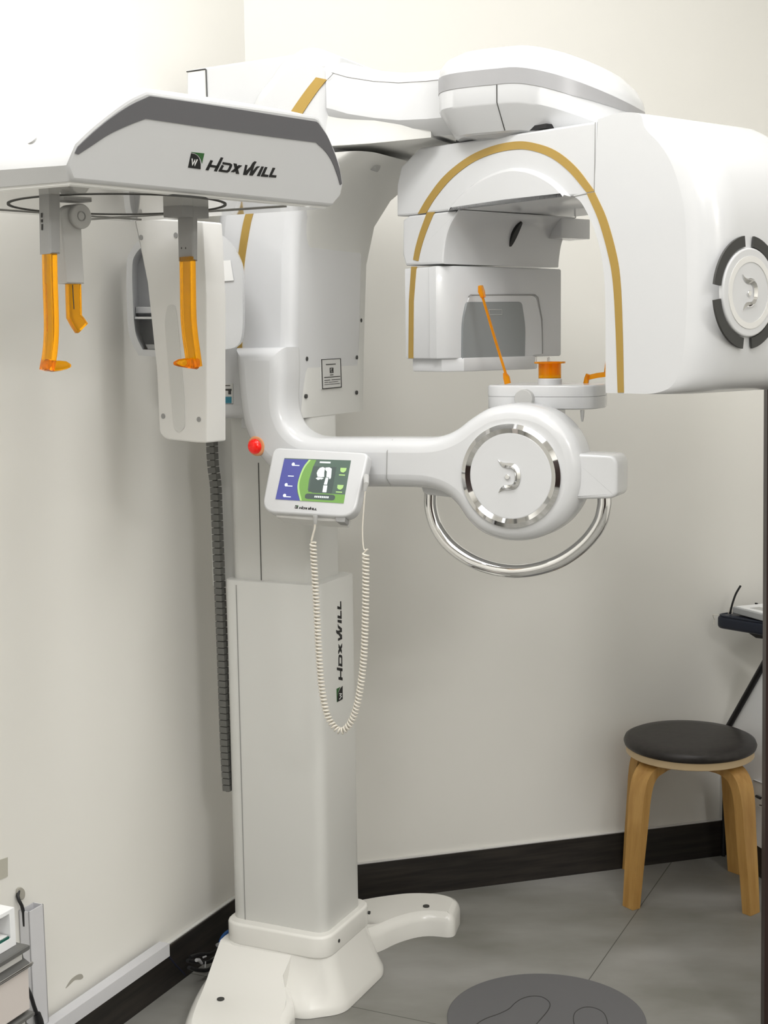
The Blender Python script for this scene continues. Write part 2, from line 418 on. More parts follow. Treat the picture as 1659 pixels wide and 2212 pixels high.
base_shell().done('base', M['basew'], XR, sharp=50)
# skirt block: flared pedestal between feet and ring
def rect_sec(u0, u1, h, r, z): return [uvz(p[0], VC + p[1], z) for p in rnd([(u0, -h, r), (u1, -h, r), (u1, h, r), (u0, h, r)], 5)]
pb = rnd([(-1.622, -.175, .02), (-1.385, -.162, .02), (-1.318, -.105, .03), (-1.318, .110, .03), (-1.385, .195, .02), (-1.622, .205, .02)], 6)
ptop = rnd([(-1.608, -.115, .03), (-1.45, -.115, .02), (-1.352, -.113, .05), (-1.352, .113, .05), (-1.45, .115, .02), (-1.608, .115, .03)], 6)
MB().loft([[uvz(a[0] * f + b_[0] * (1 - f), VC + a[1] * f + b_[1] * (1 - f), zz) for a, b_ in zip(pb, ptop)] for zz, f in [(.001, 1), (.012, 1), (.02, .94), (.04, .74), (.06, .54), (.08, .35), (.10, .18), (.122, .03)]]).done('base_pedestal', M['basew'], XR, sharp=50)
plate('base_collar', rect_sec(-1.612, -1.350, 0.119, 0.045, 0.168), -Z, 0.05, M['basew'], XR, 0.006)
for u, d in [(-1.536, -0.263 + 0.01), (-1.329, 0.374)]:
    disc('bolt_hole', uvz(u, VC + d, 0.0605), Z, 0.008, 0.004, M['gap'], XR, 0, 20)
disc('collar_screw', uvz(-1.3485, VC - 0.06, 0.143), ER, 0.004, 0.004, M['gap'], XR, 0, 12)
disc('collar_screw', uvz(-1.3485, VC + 0.095, 0.147), ER, 0.004, 0.004, M['gap'], XR, 0, 12)
# ---------- column
low = plate('lower_column', rect_sec(-1.603, -1.367, 0.092, 0.028, 0.935), -Z, 0.80, M['steel'], XR, 0.003, nseg=2)
MB().box(uvz(-1.567, VC - 0.0925, 0.54), (ER, EB, Z), (0.0009, 0.0005, 0.385)).done('panel_seam', M['seam'], low)
plate('upper_column', rect_sec(-1.590, -1.395, 0.072, 0.02, 1.36), -Z, 0.46, M['steel'], XR, 0.002, nseg=2)
MB().box(uvz(-1.5155, VC - 0.0725, 1.06), (ER, EB, Z), (0.0008, 0.0006, 0.13)).done('panel_seam', M['gap'], XR)
part('rear_mast', rect_sec(-1.655, -1.592, 0.05, 0.006, 1.36), -Z, 0.45, 'steel', 0.002, nseg=2)
# cable duct hanging behind the post, in segments
chp = cr([(457, 935), (460, 1000), (466, 1050), (468, 1100), (472, 1200), (477, 1320), (481, 1420), (485, 1540), (489, 1640), (494, 1720)], 12)
cl = [mv(p[0], p[1], 2.615) for p in chp]
L = np.cumsum([0] + [np.linalg.norm(cl[i + 1] - cl[i]) for i in range(len(cl) - 1)])
mbc = MB(); s_ = 0.0
while s_ < L[-1] - 0.015:
    i = int(np.searchsorted(L, s_ + 0.007)) - 1; i = max(0, min(i, len(cl) - 2)); t = cl[i + 1] - cl[i]; t /= np.linalg.norm(t)
    c = cl[i] + t * (s_ + 0.007 - L[i]); nx = np.cross(t, EB); nx /= np.linalg.norm(nx)
    mbc.box(c, (t, nx, EB), (0.0065, 0.0094, 0.009)); mbc.box(c + t * 0.0072, (t, nx, EB), (0.002, 0.004, 0.004)); s_ += 0.0148
mbc.done('cable_duct', M['chain'], XR, smooth=False)
# ---------- carriage (hook-shaped body) with the start of the top arm
out = cr([(460, 905), (458, 745), (458, 560), (468, 440), (500, 330), (540, 215), (575, 165), (603, 127), (640, 102)], 6)
out += cr([(655, 97), (680, 100), (724, 120)], 4)[1:] + [V(724, 150), V(718, 200), V(712, 262), V(708, 300)]
out += cr([(704, 318), (690, 345), (664, 395), (643, 460), (635, 540), (633, 650), (631, 750), (629, 830), (627, 906)], 6)
carr = part('carriage', [mv(x, y, 2.55) for x, y in out], EB, 0.335, 'white', 0.028, nseg=5)
# concave front cover of the carriage and the flared far edge
def carr_sec(dv0):
    return None
secs = []
for y0, y1, u, v1 in [(340, 345, -1.225, 2.93), (365, 372, -1.275, 2.925), (410, 420, -1.33, 2.918), (470, 480, -1.368, 2.912), (560, 565, -1.386, 2.905), (690, 690, -1.391, 2.902), (800, 800, -1.393, 2.897), (903, 893, -1.394, 2.892)]:
    zz = mv(650, y0, 2.6)[2]
    secs.append([uvz(p[0], p[1], zz) for p in rnd([(u - 0.10, 2.565), (u - 0.02, 2.565, 0.03), (u, 2.60, 0.03), (u, v1, 0.012), (u - 0.10, v1, 0.03)], 5)])
MB().loft(secs).done('carriage_front_cover', M['steel'], XR, sharp=40)
def strip_px(name, o_, i_, f, d, mt, parent=None, depth=0.003):
    P = [f(*p) for p in o_] + [f(*p) for p in i_[::-1]]
    return plate(name, [p - d * 0.0012 for p in P], d, depth, M[mt], parent or XR)
gf = lambda x, y: mv(x, y, 2.549)
go = cr([(683, 167), (660, 196), (632, 236), (605, 280), (575, 345), (547, 430), (530, 465), (519, 520), (513, 580), (511, 660), (513, 752)], 6)
gi = cr([(706, 172), (684, 200), (657, 240), (630, 285), (598, 350), (563, 430), (546, 465), (535, 520), (527, 580), (523, 660), (523, 752)], 6)
strip_px('gold_trim', go, gi, gf, EB, 'gold')
MB().tube([gf(722, 157) - EB * 0.001, gf(708, 172) - EB * 0.001], 0.0008, 6).done('panel_seam', M['seam'], XR)
def on_front(x, y, u=-1.3915): return mu(x, y, u)
for x, y in [(644, 692), (779, 692), (662, 775), (770, 772), (661, 856), (770, 848)]:
    p = on_front(x, y, -1.3925 if y > 600 else -1.39)
    disc('screw_hole', p + ER * 0.0022, ER, 0.0045, 0.004, M['gap'], XR, 0, 12)
disc('screw_plug', mu(813, 362, -1.262) + ER * 0.004, (ER - Z * 0.4) / np.linalg.norm(ER - Z * 0.4), 0.010, 0.02, M['lgrey'], XR, 0, 16)
# rating label on the carriage front
lb = [mu(x, y, -1.3905) for x, y in [(694, 776), (736, 774), (738, 837), (696, 841)]]
lab = plate('rating_label', lb, -ER, 0.003, M['label'], XR)
def lmap(a, b, off=0.0006):
    p = (lb[0] * (1 - a) + lb[1] * a) * (1 - b) + (lb[3] * (1 - a) + lb[2] * a) * b
    return p + ER * off
def lquad(a0, b0, a1, b1): return [lmap(a0, b0), lmap(a1, b0), lmap(a1, b1), lmap(a0, b1)]
mb = MB()
for q in [(0, 0, 1, .022), (0, .97, 1, 1), (0, 0, .03, 1), (.97, 0, 1, 1), (.22, .17, .72, .20), (.12, .60, .93, .625), (.12, .70, .42, .72), (.48, .70, .93, .72), (.12, .77, .30, .785), (.34, .775, .82, .79), (.12, .845, .9, .86)]:
    mb.prism(lquad(*q), -ER * 0.001)
for q in [(.41, .30, .59, .325), (.41, .30, .45, .48), (.55, .32, .59, .48), (.41, .45, .59, .48), (.43, .40, .57, .43), (.42, .53, .58, .555), (.50, .34, .55, .40)]:
    mb.prism(lquad(*q), -ER * 0.001)
mb.done('label_print', M['ink'], lab, smooth=False)
# small instruction label left of the arm
ilab = part('side_label', [mv(x, y, 2.5485) for x, y in [(474, 829), (503, 829), (503, 873), (474, 873)]], EB, 0.003, 'label')
MB().prism([mv(x, y, 2.548) for x, y in [(483, 857), (500, 857), (500, 871), (483, 871)]], EB * 0.001).done('blue_field', M['blue'], ilab, smooth=False)
mb = MB()
for q in [(475, 832, 497, 834), (476, 839, 480, 849), (486, 840, 500, 844), (493, 844, 499, 852), (475, 872, 503, 873)]:
    mb.prism([mv(x, y, 2.548) for x, y in [(q[0], q[1]), (q[2], q[1]), (q[2], q[3]), (q[0], q[3])]], EB * 0.001)
mb.done('label_print', M['gap'], ilab, smooth=False)
# ---------- beam at the back of the carriage and its end cap
part('support_beam', [mv(x, y, 2.62) for x, y in [(402, 151), (500, 136), (660, 113), (660, 320), (402, 320)]], EB, 0.16, 'white', 0.006)
part('beam_end_cap', [mv(x, y, 2.6185) for x, y in [(405, 156), (443, 151), (447, 300), (405, 300)]], EB, 0.004, 'whitem', 0.001, nseg=1)
mb = MB(); mb.tube([mv(445, 150, 2.6185), mv(448, 230, 2.6185)], 0.0013, 6); mb.tube([mv(403, 155, 2.6185), mv(444, 149, 2.6185)], 0.0013, 6)
mb.done('panel_seam', M['gap'], XR)
# ---------- top arm: wasp-waisted in plan, with a dished top
def arm_sec(u, hw, zb, zl, zu, zt, ib, it):
    P = [(-hw + ib, zb), (-hw + ib * .35, zb + (zl - zb) * .45), (-hw, zl), (-hw, zu), (-hw + it * .12, zu + (zt - zu) * .45), (-hw + it * .45, zu + (zt - zu) * .85), (-hw + it, zt)]
    P += [(-x, z) for x, z in P[::-1]]
    return [uvz(u, 2.70 + x, z) for x, z in P]
AS = [(-1.302, .150, 1.868, 1.903, 1.974, 2.003, .03, .05), (-1.29, .148, 1.867, 1.900, 1.970, 1.999, .03, .05), (-1.26, .140, 1.862, 1.890, 1.960, 1.990, .03, .05), (-1.21, .126, 1.853, 1.880, 1.950, 1.977, .03, .05),
      (-1.16, .118, 1.846, 1.873, 1.944, 1.970, .03, .05), (-1.10, .118, 1.842, 1.871, 1.942, 1.968, .03, .05), (-1.03, .125, 1.840, 1.870, 1.942, 1.968, .03, .05)]
arm = MB().loft([arm_sec(*a) for a in AS]).done('top_arm', M['white'], XR, sharp=27)
mb = MB()
for i in range(1, len(AS) - 1):
    a, b = AS[i], AS[i + 1]
    mb.tube([uvz(a[0], 2.70 - a[1] - .0002, a[4]), uvz(b[0], 2.70 - b[1] - .0002, b[4])], 0.0008, 5)
mb.done('panel_seam', M['seam'], arm)
# under-arm fairing where the arm meets the carriage
MB().loft([[uvz(-1.34, 2.70 - .15, 1.83), uvz(-1.34, 2.70 + .2, 1.83), uvz(-1.34, 2.70 + .2, 1.90), uvz(-1.34, 2.70 - .15, 1.90)],
           [uvz(-1.22, 2.70 - .125, 1.832), uvz(-1.22, 2.70 + .18, 1.832), uvz(-1.22, 2.70 + .18, 1.88), uvz(-1.22, 2.70 - .125, 1.88)],
           [uvz(-1.10, 2.70 - .10, 1.838), uvz(-1.10, 2.70 + .12, 1.838), uvz(-1.10, 2.70 + .12, 1.87), uvz(-1.10, 2.70 - .10, 1.87)]]).done('arm_fairing', M['steel'], XR)
# ---------- round housing over the rotation axis
def hz(u, z): return z - max(0.0, u + 0.90) ** 1.5 * 0.75
def sup(q, r, cu=-0.910):
    ca, sa = math.cos(q), math.sin(q); e = 2 / 2.6 if ca > 0 else 2 / 4.5
    x = math.copysign(abs(ca) ** e, ca) * r; y = math.copysign(abs(sa) ** (2 / 2.6 if ca > 0 else 2 / 3.2), sa) * r
    return cu + x * (.95 if x > 0 else .83), 2.70 + y
def cap_ring(r, z):
    out = []
    for k in range(96):
        u, v = sup(2 * math.pi * k / 96, r); out.append(uvz(u, v, hz(u, z)))
    return out
hous = MB().loft([cap_ring(.165, 1.826), cap_ring(.172, 1.829), cap_ring(.201, 1.872), cap_ring(.203, 1.876), cap_ring(.203, 1.944), cap_ring(.200, 1.953), cap_ring(.188, 1.968), cap_ring(.16, 1.982), cap_ring(.10, 1.989)]).done('arm_end_housing', M['white'], XR, sharp=28)
def band(name, r, z0, z1, q0, q1, mt, n=60, taper=0.0):
    secs = []
    for k in range(n + 1):
        f = k / n; q = q0 + (q1 - q0) * f
        zz0 = z0 + (z1 - z0) * max(0, (f - 0.55) / 0.45) * taper
        sec = []
        for rr, zz in [(r - .004, zz0), (r + .001, zz0), (r + .001, z1), (r - .004, z1)]:
            u, v = sup(q, rr); sec.append(uvz(u, v, hz(u, zz)))
        secs.append(sec)
    return MB().loft(secs).done(name, M[mt], hous)
band('grey_band', .2032, 1.908, 1.936, math.radians(208), math.radians(378), 'bandl', 70, 0.7)
MB().tube([uvz(-0.925, 2.70 - .2035, 1.907), uvz(-0.925, 2.70 - .2035, 1.876), uvz(-0.921, 2.70 - .1725, 1.8295)], 0.0010, 5).done('panel_seam', M['gap'], hous)
disc('rotation_bearing', AX + Z * 1.815, -Z, 0.12, 0.03, M['black'], XR)

# ---------- gantry
GW = -0.145
g = lambda x, y: gw(x, y, GW)
xb = [V(905, 320), V(1100, 291), V(1290, 262), V(1288, 340), V(1285, 415), V(1262, 424), V(1240, 424), V(1232, 424), V(1060, 444), V(890, 465), V(857, 467), V(857, 400), V(866, 360)]
xbar = plate('gantry_crossbar', [g(*p) for p in xb], GB, 0.33, M['white'], XR, 0.004, nseg=2)
# tube head: C-profile with big rounded near and far edges
tp = rnd([(.2795, 1.824), (.33, 1.831, .03), (.40, 1.818, .05), (.463, 1.785, .05), (.505, 1.735, .04), (.532, 1.66, .06), (.540, 1.53, .1), (.535, 1.42, .06), (.515, 1.362, .03), (.47, 1.349, .02), (.301, 1.349, 0)], 5)
leg = cr([swz_ for swz_ in [(.300, 1.349), (.3, 1.42), (.299, 1.49), (.296, 1.55), (.286, 1.60), (.268, 1.645), (.243, 1.683), (.2235, 1.698)]], 4)
prof = [p for p in tp] + [p for p in leg[1:]] + [V(.2235, 1.699), V(.2715, 1.703)]
secs = []
P2 = [V(*p) for p in prof]
if area2(P2) < 0: P2 = P2[::-1]
BV = 0.062
def tube_ring(k, dep):
    # only the outer side draws in; the inner leg and the seam stay put
    o_ = []
    for a in P2:
        t = min(1, max(0, (a[0] - 0.36) / 0.10)); o_.append(V(a[0] - k * t * t * (3 - 2 * t), a[1]))
    return [swz(p[0], dep, p[1]) for p in o_]
for k in range(7):
    q = k / 6 * math.pi / 2; secs.append(tube_ring(BV * (1 - math.sin(q)), GW + BV * (1 - math.cos(q))))
for k in range(6, -1, -1):
    q = k / 6 * math.pi / 2; secs.append(tube_ring(BV * (1 - math.sin(q)), 0.175 - BV * (1 - math.cos(q))))
b = MB().loft(secs); n = len(secs[0])
tubeh = mesh('tube_head', b.v, b.f, M['white'], XR, 40, b.caps)
# gold arch
ao = cr([(1285, 415), (1310, 470), (1330, 540), (1340, 600), (1345, 700), (1348, 848)], 6)
ai = cr([(1268, 418), (1293, 475), (1313, 545), (1324, 605), (1330, 700), (1335, 848)], 6)
strip_px('gold_trim', ao, ai, g, GB, 'gold', tubeh)
ao = cr([(903, 462), (925, 425), (960, 380), (1010, 340), (1060, 317), (1110, 306), (1150, 308), (1200, 325), (1245, 361), (1285, 413)], 6)
ai = cr([(921, 460), (943, 425), (977, 385), (1020, 352), (1066, 332), (1112, 323), (1148, 325), (1190, 340), (1230, 371), (1268, 416)], 6)
strip_px('gold_trim', ao, ai, g, GB, 'gold', xbar)
# raised inner arch on the crossbar
ro = cr([(968, 456), (1000, 420), (1040, 388), (1080, 369), (1118, 362), (1160, 370), (1200, 392), (1232, 424)], 6)
plate('inner_arch', [g(*p) - GB * 0.009 for p in ro + [V(1100, 439)]], GB, 0.012, M['white'], xbar, 0.007, nseg=3, back=0)
MB().tube([g(1286, 264) - GB * .0003, g(1285, 340) - GB * .0003, g(1284, 415) - GB * .0003], .0007, 5).done('panel_seam', M['seam'], xbar)
MB().tube([g(1284, 415) - GB * .0005, g(1240, 424) - GB * .0005], .0007, 5).done('panel_seam', M['seam'], xbar)
# dark slot between housing and crossbar
MB().box(swz(0.03, 0.0, 1.8295), (GR, GB, Z), (0.12, 0.138, 0.004)).done('turntable_gap', M['black'], XR)
# fan grille and emblem on the tube head side
SP = 0.5405
gc = gs(1616, 632, SP)
q0 = math.radians(8)
for k in range(4):
    ring('vent_slot', gc + GR * .0012, GR, .0755, .0935, .004, M['gap'], tubeh, k * math.pi / 2 + q0, (k + 1) * math.pi / 2 - q0, 24)
disc('grille_disc', gc + GR * .004, GR, .0735, .008, M['white'], tubeh, .003)
ring('grille_step', gc + GR * .0052, GR, .050, .060, .004, M['whitem'], tubeh)
EMO = [(610, 747), (632, 763), (660, 768), (700, 768), (728, 776), (748, 796), (758, 820), (762, 850), (757, 885), (745, 912), (728, 930), (700, 938), (665, 940), (640, 945), (612, 960)]
EMI = [(622, 940), (640, 918), (665, 909), (693, 908), (712, 900), (722, 880), (725, 857), (723, 832), (714, 812), (693, 802), (660, 799), (636, 788), (622, 772)]
def emblem(c, a, n, sc, parent):
    f = lambda p: c + a * (p[0] - 692) * sc - Z * (p[1] - 852) * sc
    def rs(P, k=30):
        P = [V(*p) for p in P]; D = np.cumsum([0] + [np.linalg.norm(P[i + 1] - P[i]) for i in range(len(P) - 1)]); r_ = []
        for j in range(k + 1):
            q = D[-1] * j / k; i = min(int(np.searchsorted(D, q, side='right')) - 1, len(P) - 2); r_.append(P[i] + (P[i + 1] - P[i]) * (q - D[i]) / (D[i + 1] - D[i]))
        return r_
    A_, B_ = rs(cr(EMO, 4)), rs(cr([(611, 748)] + EMI[::-1] + [(613, 959)], 4)); secs = []
    for p, q in zip(A_, B_):
        m_ = (p + q) / 2; wd = np.linalg.norm(p - q) * sc
        secs.append([f(p), f(p) + n * .0012, f(m_) + n * (.0012 + .35 * wd), f(q) + n * .0012, f(q)])
    MB().loft(secs).done('emblem', M['chrome'], parent, sharp=30)
    disc('emblem_dot', f((675, 857)) + n * .003, n, 17 * sc, .004, M['chrome'], parent, .001, 20)
emblem(gc + GR * .0045, GB, GR, .084 / 300, tubeh)
# sensor side: upper and lower blocks
up = [(-.222, 1.697), (-.243, 1.690), (-.245, 1.62), (-.236, 1.597), (-.122, 1.595), (-.120, 1.615), (-.113, 1.645), (-.100, 1.670), (-.080, 1.690), (-.070, 1.696)]
sup = plate('sensor_upper_block', [swz(s, GW, z_) for s, z_ in cr(up[:1], 1) + up[1:5] + cr(up[4:], 4)[1:]], GB, .335, M['white'], XR, .005, nseg=2)
plate('upper_block_shelf', [swz(s, .145, z_) for s, z_ in [(-.13, 1.694), (-.075, 1.694), (-.075, 1.653), (-.13, 1.653)]], GB, .09, M['white'], sup, .003, nseg=2)
sn_ = GR * .048 - Z * .033; sn_ /= np.linalg.norm(sn_); sp0 = swz(-.0955, 0, 1.664)
plate('sensor_slot', [on(x, y, sp0, sn_) for x, y in cr([(1129, 481), (1119, 489), (1107, 511), (1100, 535), (1108, 528), (1119, 507)], 4, True)], -sn_, .02, M['black'], sup)
go = cr([(893, 561), (898, 535), (908, 500), (923, 459)], 5); gi = cr([(904, 564), (910, 537), (921, 502), (939, 458)], 5)
strip_px('gold_trim', go, gi, g, GB, 'gold', sup)
pl = [(-.245, -.125), (-.238, GW), (-.165, GW), (-.160, GW - .004), (-.140, GW - .004), (-.118, -.118), (-.1175, .19), (-.135, .205), (-.235, .205), (-.245, .19)]
slow = plate('sensor_lower_block', [swz(s, w, 1.592) for s, w in pl], -Z, .184, M['white'], XR, .004, nseg=2)
strip_px('gold_trim', [V(889, 576), V(884, 650), V(883, 774)], [V(900, 576), V(894, 650), V(893, 774)], g, GB, 'gold', slow)
plate('sensor_tray', [swz(s, w, 1.41) for s, w in [(-.228, -.135), (-.14, -.135), (-.112, -.10), (-.112, .10), (-.125, .125), (-.22, .125)]], -Z, .028, M['white'], slow, .003, nseg=2)
fr = rnd([(1003, 795), (1003, 690, 20), (1014, 637, 12), (1158, 637, 14), (1172, 700, 30), (1172, 766, 6), (1150, 768, 6), (1140, 798)], 4)
plate('detector_frame', [gs(x, y, -.1155) for x, y in fr], -GR, .012, M['white'], slow, .0015, nseg=2)
MB().tube([gs(x, y, -.1152) for x, y in [(1012, 641), (1016, 637), (1156, 637), (1162, 642), (1171, 690), (1172, 764)]], .0011, 5).done('frame_seam', M['seam'], slow)
wn = rnd([(999, 800, 5), (1000, 692, 25), (1009, 652, 6), (1128, 652, 8), (1136, 705, 20), (1134, 794, 6)], 5)
MB().tube([gs(x, y, -.1131) for x, y in [(1056, 669), (1084, 669), (1084, 680), (1058, 680), (1056, 669)]], .0007, 5).done('window_marking', M['lgrey'], slow)
plate('detector_window', [gs(x, y, -.1135) for x, y in wn], -GR, .006, M['glass'], slow, .001, nseg=1)
# ---------- patient support arm (J-shape) on the near side
jo = [V(500, 752)] + [V(606, 750)] + cr([(608, 800), (606, 860), (610, 893), (622, 920), (643, 938), (672, 947), (720, 948)], 5)
jo += cr([(850, 948), (915, 948), (950, 942), (980, 928), (1010, 905), (1045, 884), (1080, 875), (1110, 873), (1150, 879), (1185, 893), (1215, 918), (1238, 950), (1251, 990), (1254, 1025), (1250, 1062), (1237, 1098), (1213, 1131), (1180, 1155), (1145, 1168), (1110, 1172), (1070, 1167), (1035, 1153), (1005, 1127), (980, 1092), (955, 1070), (920, 1058), (880, 1055)], 5)
jo += cr([(800, 1054), (700, 1054), (630, 1046), (585, 1020), (553, 988), (530, 950), (516, 905), (508, 850), (504, 800)], 5)
jarm = part('patient_support_arm', [mv(x, y, 2.5) for x, y in jo], EB, .10, 'white', .027, nseg=5)
part('arm_mount', [mv(x, y, 2.59) for x, y in [(520, 757), (604, 757), (604, 925), (520, 925)]], EB, .06, 'white', .004)
MB().tube([mv(607, 758, 2.515), mv(609, 775, 2.515), mv(607, 785, 2.515), mv(607, 860, 2.515), mv(611, 893, 2.515)], .0022, 6).done('mount_gap', M['black'], XR)
mb = MB(); mb.tube([mv(848, 950, 2.515), mv(836, 975, 2.4993), mv(835, 1033, 2.4993), mv(845, 1050, 2.51)], .0007, 5); mb.done('panel_seam', M['seam'], jarm)
DC = mv(1104, 1028, 2.5)
ring('chrome_ring', DC - EB * .004, -EB, .0812, .0985, .012, M['chrome'], jarm, conv=.004, seg=96)
disc('side_disc', DC - EB * .004, -EB, .0822, .012, M['white'], jarm, .0025, 72)
emblem(DC - EB * .0045, ER, -EB, .0835 / 282, jarm)
# end block with the handle
rb = rnd([(1225, 979, 8), (1325, 984, 10), (1334, 1000, 8), (1333, 1068, 8), (1322, 1077, 8), (1225, 1080, 6)], 4)
part('end_block', [mv(x, y, 2.515) for x, y in rb], EB, .075, 'white', .0055)
part('handle_socket', [mv(x, y, 2.54) for x, y in rnd([(905, 1040), (985, 1055), (985, 1076, 6), (915, 1068, 8)], 4)], EB, .05, 'white', .004)
hpth = cr([(931, 1062), (932, 1100), (946, 1143), (978, 1183), (1030, 1216), (1090, 1232), (1150, 1230), (1210, 1211), (1262, 1174), (1294, 1132), (1305, 1095), (1306, 1072)], 8)
MB().tube([mv(x, y, 2.565) for x, y in hpth], .0138, 20).done('grab_handle', M['chrome'], XR, sharp=60)
# status button
bc = mv(555, 963, 2.503)
disc('button_collar', bc - EB * .004, -EB, .021, .02, M['collar'], XR, .004, 36)
def dome(name, c, n, r, h, mt, parent, seg=28, rg=6):
    a, b = perp(n); secs = []
    for k in range(rg + 1):
        q = k / rg * math.pi / 2 * 0.98; secs.append([c + (a * math.cos(2 * math.pi * i / seg) + b * math.sin(2 * math.pi * i / seg)) * r * math.cos(q) + n * h * math.sin(q) for i in range(seg)])
    return MB().loft(secs).done(name, M[mt], parent, sharp=50)
dome('lit_button', mv(553, 964, 2.503) - EB * .005, -EB, .0155, .011, 'red', XR)
# ---------- chin rest
CHZ = 1.356
ct = [(-1.0, 2.66, .01), (-1.0, 2.635, .02), (-.975, 2.615, .02), (-.815, 2.615, .02), (-.78, 2.635, .02), (-.775, 2.70, .02), (-.80, 2.80, .04), (-.98, 2.80, .04)]
ctp = rnd(ct, 4)
ch = plate('chin_rest', [uvz(u, v, CHZ) for u, v in ctp], -Z, .022, M['white'], XR, .004, nseg=3, back=0)
plate('chin_rest_base', [uvz(-.888 + (u + .888) * .998, 2.7 + (v - 2.7) * .998, CHZ - .0226) for u, v in ctp], -Z, .024, M['white'], ch, 0, back=.003)
part('chin_rest_post', [uvz(u, v, 1.312) for u, v in rnd([(-.96, 2.58, .02), (-.86, 2.58, .02), (-.86, 2.72, .02), (-.96, 2.72, .02)], 4)], -Z, .12, 'white', .003)
kc = mv(1130, 862, 2.600); disc('side_knob', kc, -EB, .0185, .02, M['lgrey'], XR, .0015, 36)
kb = mv(1258, 886, 2.63); MB().tube([kb, kb - Z * .012, kb - Z * .022], [.0042, .0034, .0018], 12).done('peg', M['lgrey'], XR)
def pole(name, c, prof, mt, parent, seg=40):
    return MB().loft([[c + V(math.cos(2 * math.pi * k / seg), math.sin(2 * math.pi * k / seg), 0) * r + Z * h for k in range(seg)] for r, h in prof]).done(name, M[mt], parent, sharp=30)
cc = uvz(-.884, 2.68, CHZ)
pole('cup_base', cc, [(.024, -.002), (.024, .010), (.022, .012)], 'white', XR)
pole('chin_cup', cc + Z * .012, [(.0225, 0), (.0225, .028), (.031, .029), (.031, .0325), (.0195, .0325), (.0185, .006)], 'orange', XR)
plate('bite_block', [mv(x, y, 2.70) for x, y in [(1156, 771), (1184, 771), (1184, 786), (1156, 786)]], EB, .015, M['clear'], XR, .002, nseg=1)
def bar(name, pts, w, t, wd, mt, parent, bev=.0012):
    """flat strip along pts: wide along wd, thickness t"""
    pts = [np.array(p, float) for p in pts]; secs = []; N = len(pts)
    for i in range(N):
        tg = pts[min(i + 1, N - 1)] - pts[max(i - 1, 0)]; tg /= np.linalg.norm(tg)
        a = wd - tg * (wd @ tg); a /= np.linalg.norm(a); b_ = np.cross(tg, a)
        ww = w[i] if hasattr(w, '__len__') else w; tt = t[i] if hasattr(t, '__len__') else t
        q = rnd([(-ww / 2, -tt / 2, bev), (ww / 2, -tt / 2, bev), (ww / 2, tt / 2, bev), (-ww / 2, tt / 2, bev)], 2)
        secs.append([pts[i] + a * p[0] + b_ * p[1] for p in q])
    return MB().loft(secs).done(name, M[mt] if isinstance(mt, str) else mt, parent)
# temple rods
TV = 2.64
t1 = bar('temple_rod', [mv(x, y, TV) for x, y in [(1042, 640), (1068, 728), (1094, 812)]], .0048, .0048, ER, 'orange', XR)
bar('temple_pad', [mv(x, y, TV) for x, y in [(1038, 617), (1040, 630), (1044, 643)]], [.007, .009, .007], [.012, .018, .012], ER, 'orange', t1)
bar('rod_foot', [mv(x, y, TV) for x, y in [(1090, 805), (1094, 815), (1097, 829)]], [.006, .012, .012], [.006, .008, .008], ER, 'orange', t1)
t2 = bar('temple_rod', [mv(x, y, 2.74) for x, y in [(1268, 816), (1290, 811), (1330, 806)]], .010, .009, Z, 'orange', XR)
bar('rod_foot', [mv(x, y, 2.74) for x, y in [(1271, 808), (1268, 817), (1265, 832)]], [.008, .009, .009], .01, ER, 'orange', t2)
bar('rod_arm', [mv(x, y, 2.74) for x, y in [(1308, 806), (1311, 785), (1316, 750)]], .006, .006, ER, 'orange', t2)
# ---------- touch screen, tilted back
ta = math.radians(26)
TN = -EB * math.cos(ta) + Z * math.sin(ta); TD = -Z * math.cos(ta) - EB * math.sin(ta)
T0 = mv(690, 1040, 2.44)
tt = lambda x, y, o=0.0: on(x, y, T0 + TN * o, TN)
scr = plate('touch_screen', [tt(x, y) for x, y in rnd([(590, 966, 16), (796, 978, 14), (764, 1118, 32), (563, 1106, 32)], 7)], -TN, .026, M['white'], XR, .004, nseg=3)
SQ = [(614.5, 989.5), (758, 994.5), (742, 1087), (595, 1078)]
def sm(a, b, o):
    p = (V(*SQ[0]) * (1 - a) + V(*SQ[1]) * a) * (1 - b) + (V(*SQ[3]) * (1 - a) + V(*SQ[2]) * a) * b
    return tt(p[0], p[1], o)
def sp(name, pts, o, mt, parent): return plate(name, [sm(a, b, o) for a, b in pts], -TN, .0006, M[mt], parent)
disp = plate('display', [sm(a, b, .0006) for a, b in [(0, 0), (1, 0), (1, 1), (0, 1)]], -TN, .0015, M['screenk'], scr)
sp('blue_field', [(.0, .02), (.36, .02), (.30, .25), (.27, .5), (.29, .8), (.36, 1), (0, 1)], .0012, 'screenb', disp)
arc = cr([(.37, .02), (.31, .2), (.28, .45), (.285, .7), (.36, 1)], 5)
sp('green_field', arc + [V(1, 1), V(1, .80), V(.52, .80), V(.44, .74), V(.43, .5), V(.45, .2), V(.48, .02)], .0013, 'screeng', disp)
sp('lime_arc', arc + cr([(.385, 1), (.31, .7), (.30, .45), (.335, .2), (.40, .02)], 5), .0019, 'screenl', disp)
sp('dark_field', [(.455, .17), (.80, .17), (.80, .78), (.455, .78)], .0014, 'screend', disp)
sp('green_bar', rnd([(.42, .82, .05), (.86, .82, .05), (.86, .95, .05), (.42, .95, .05)], 4), .0018, 'screend', disp)
mbs = MB()
def mq(a0, b0, a1, b1, o=.0024): mbs.prism([sm(a, b, o) for a, b in [(a0, b0), (a1, b0), (a1, b1), (a0, b1)]], -TN * .0004)
mq(.54, .05, .70, .085)
for k in range(8): mq(.56 + k * .027, .865, .577 + k * .027, .905)
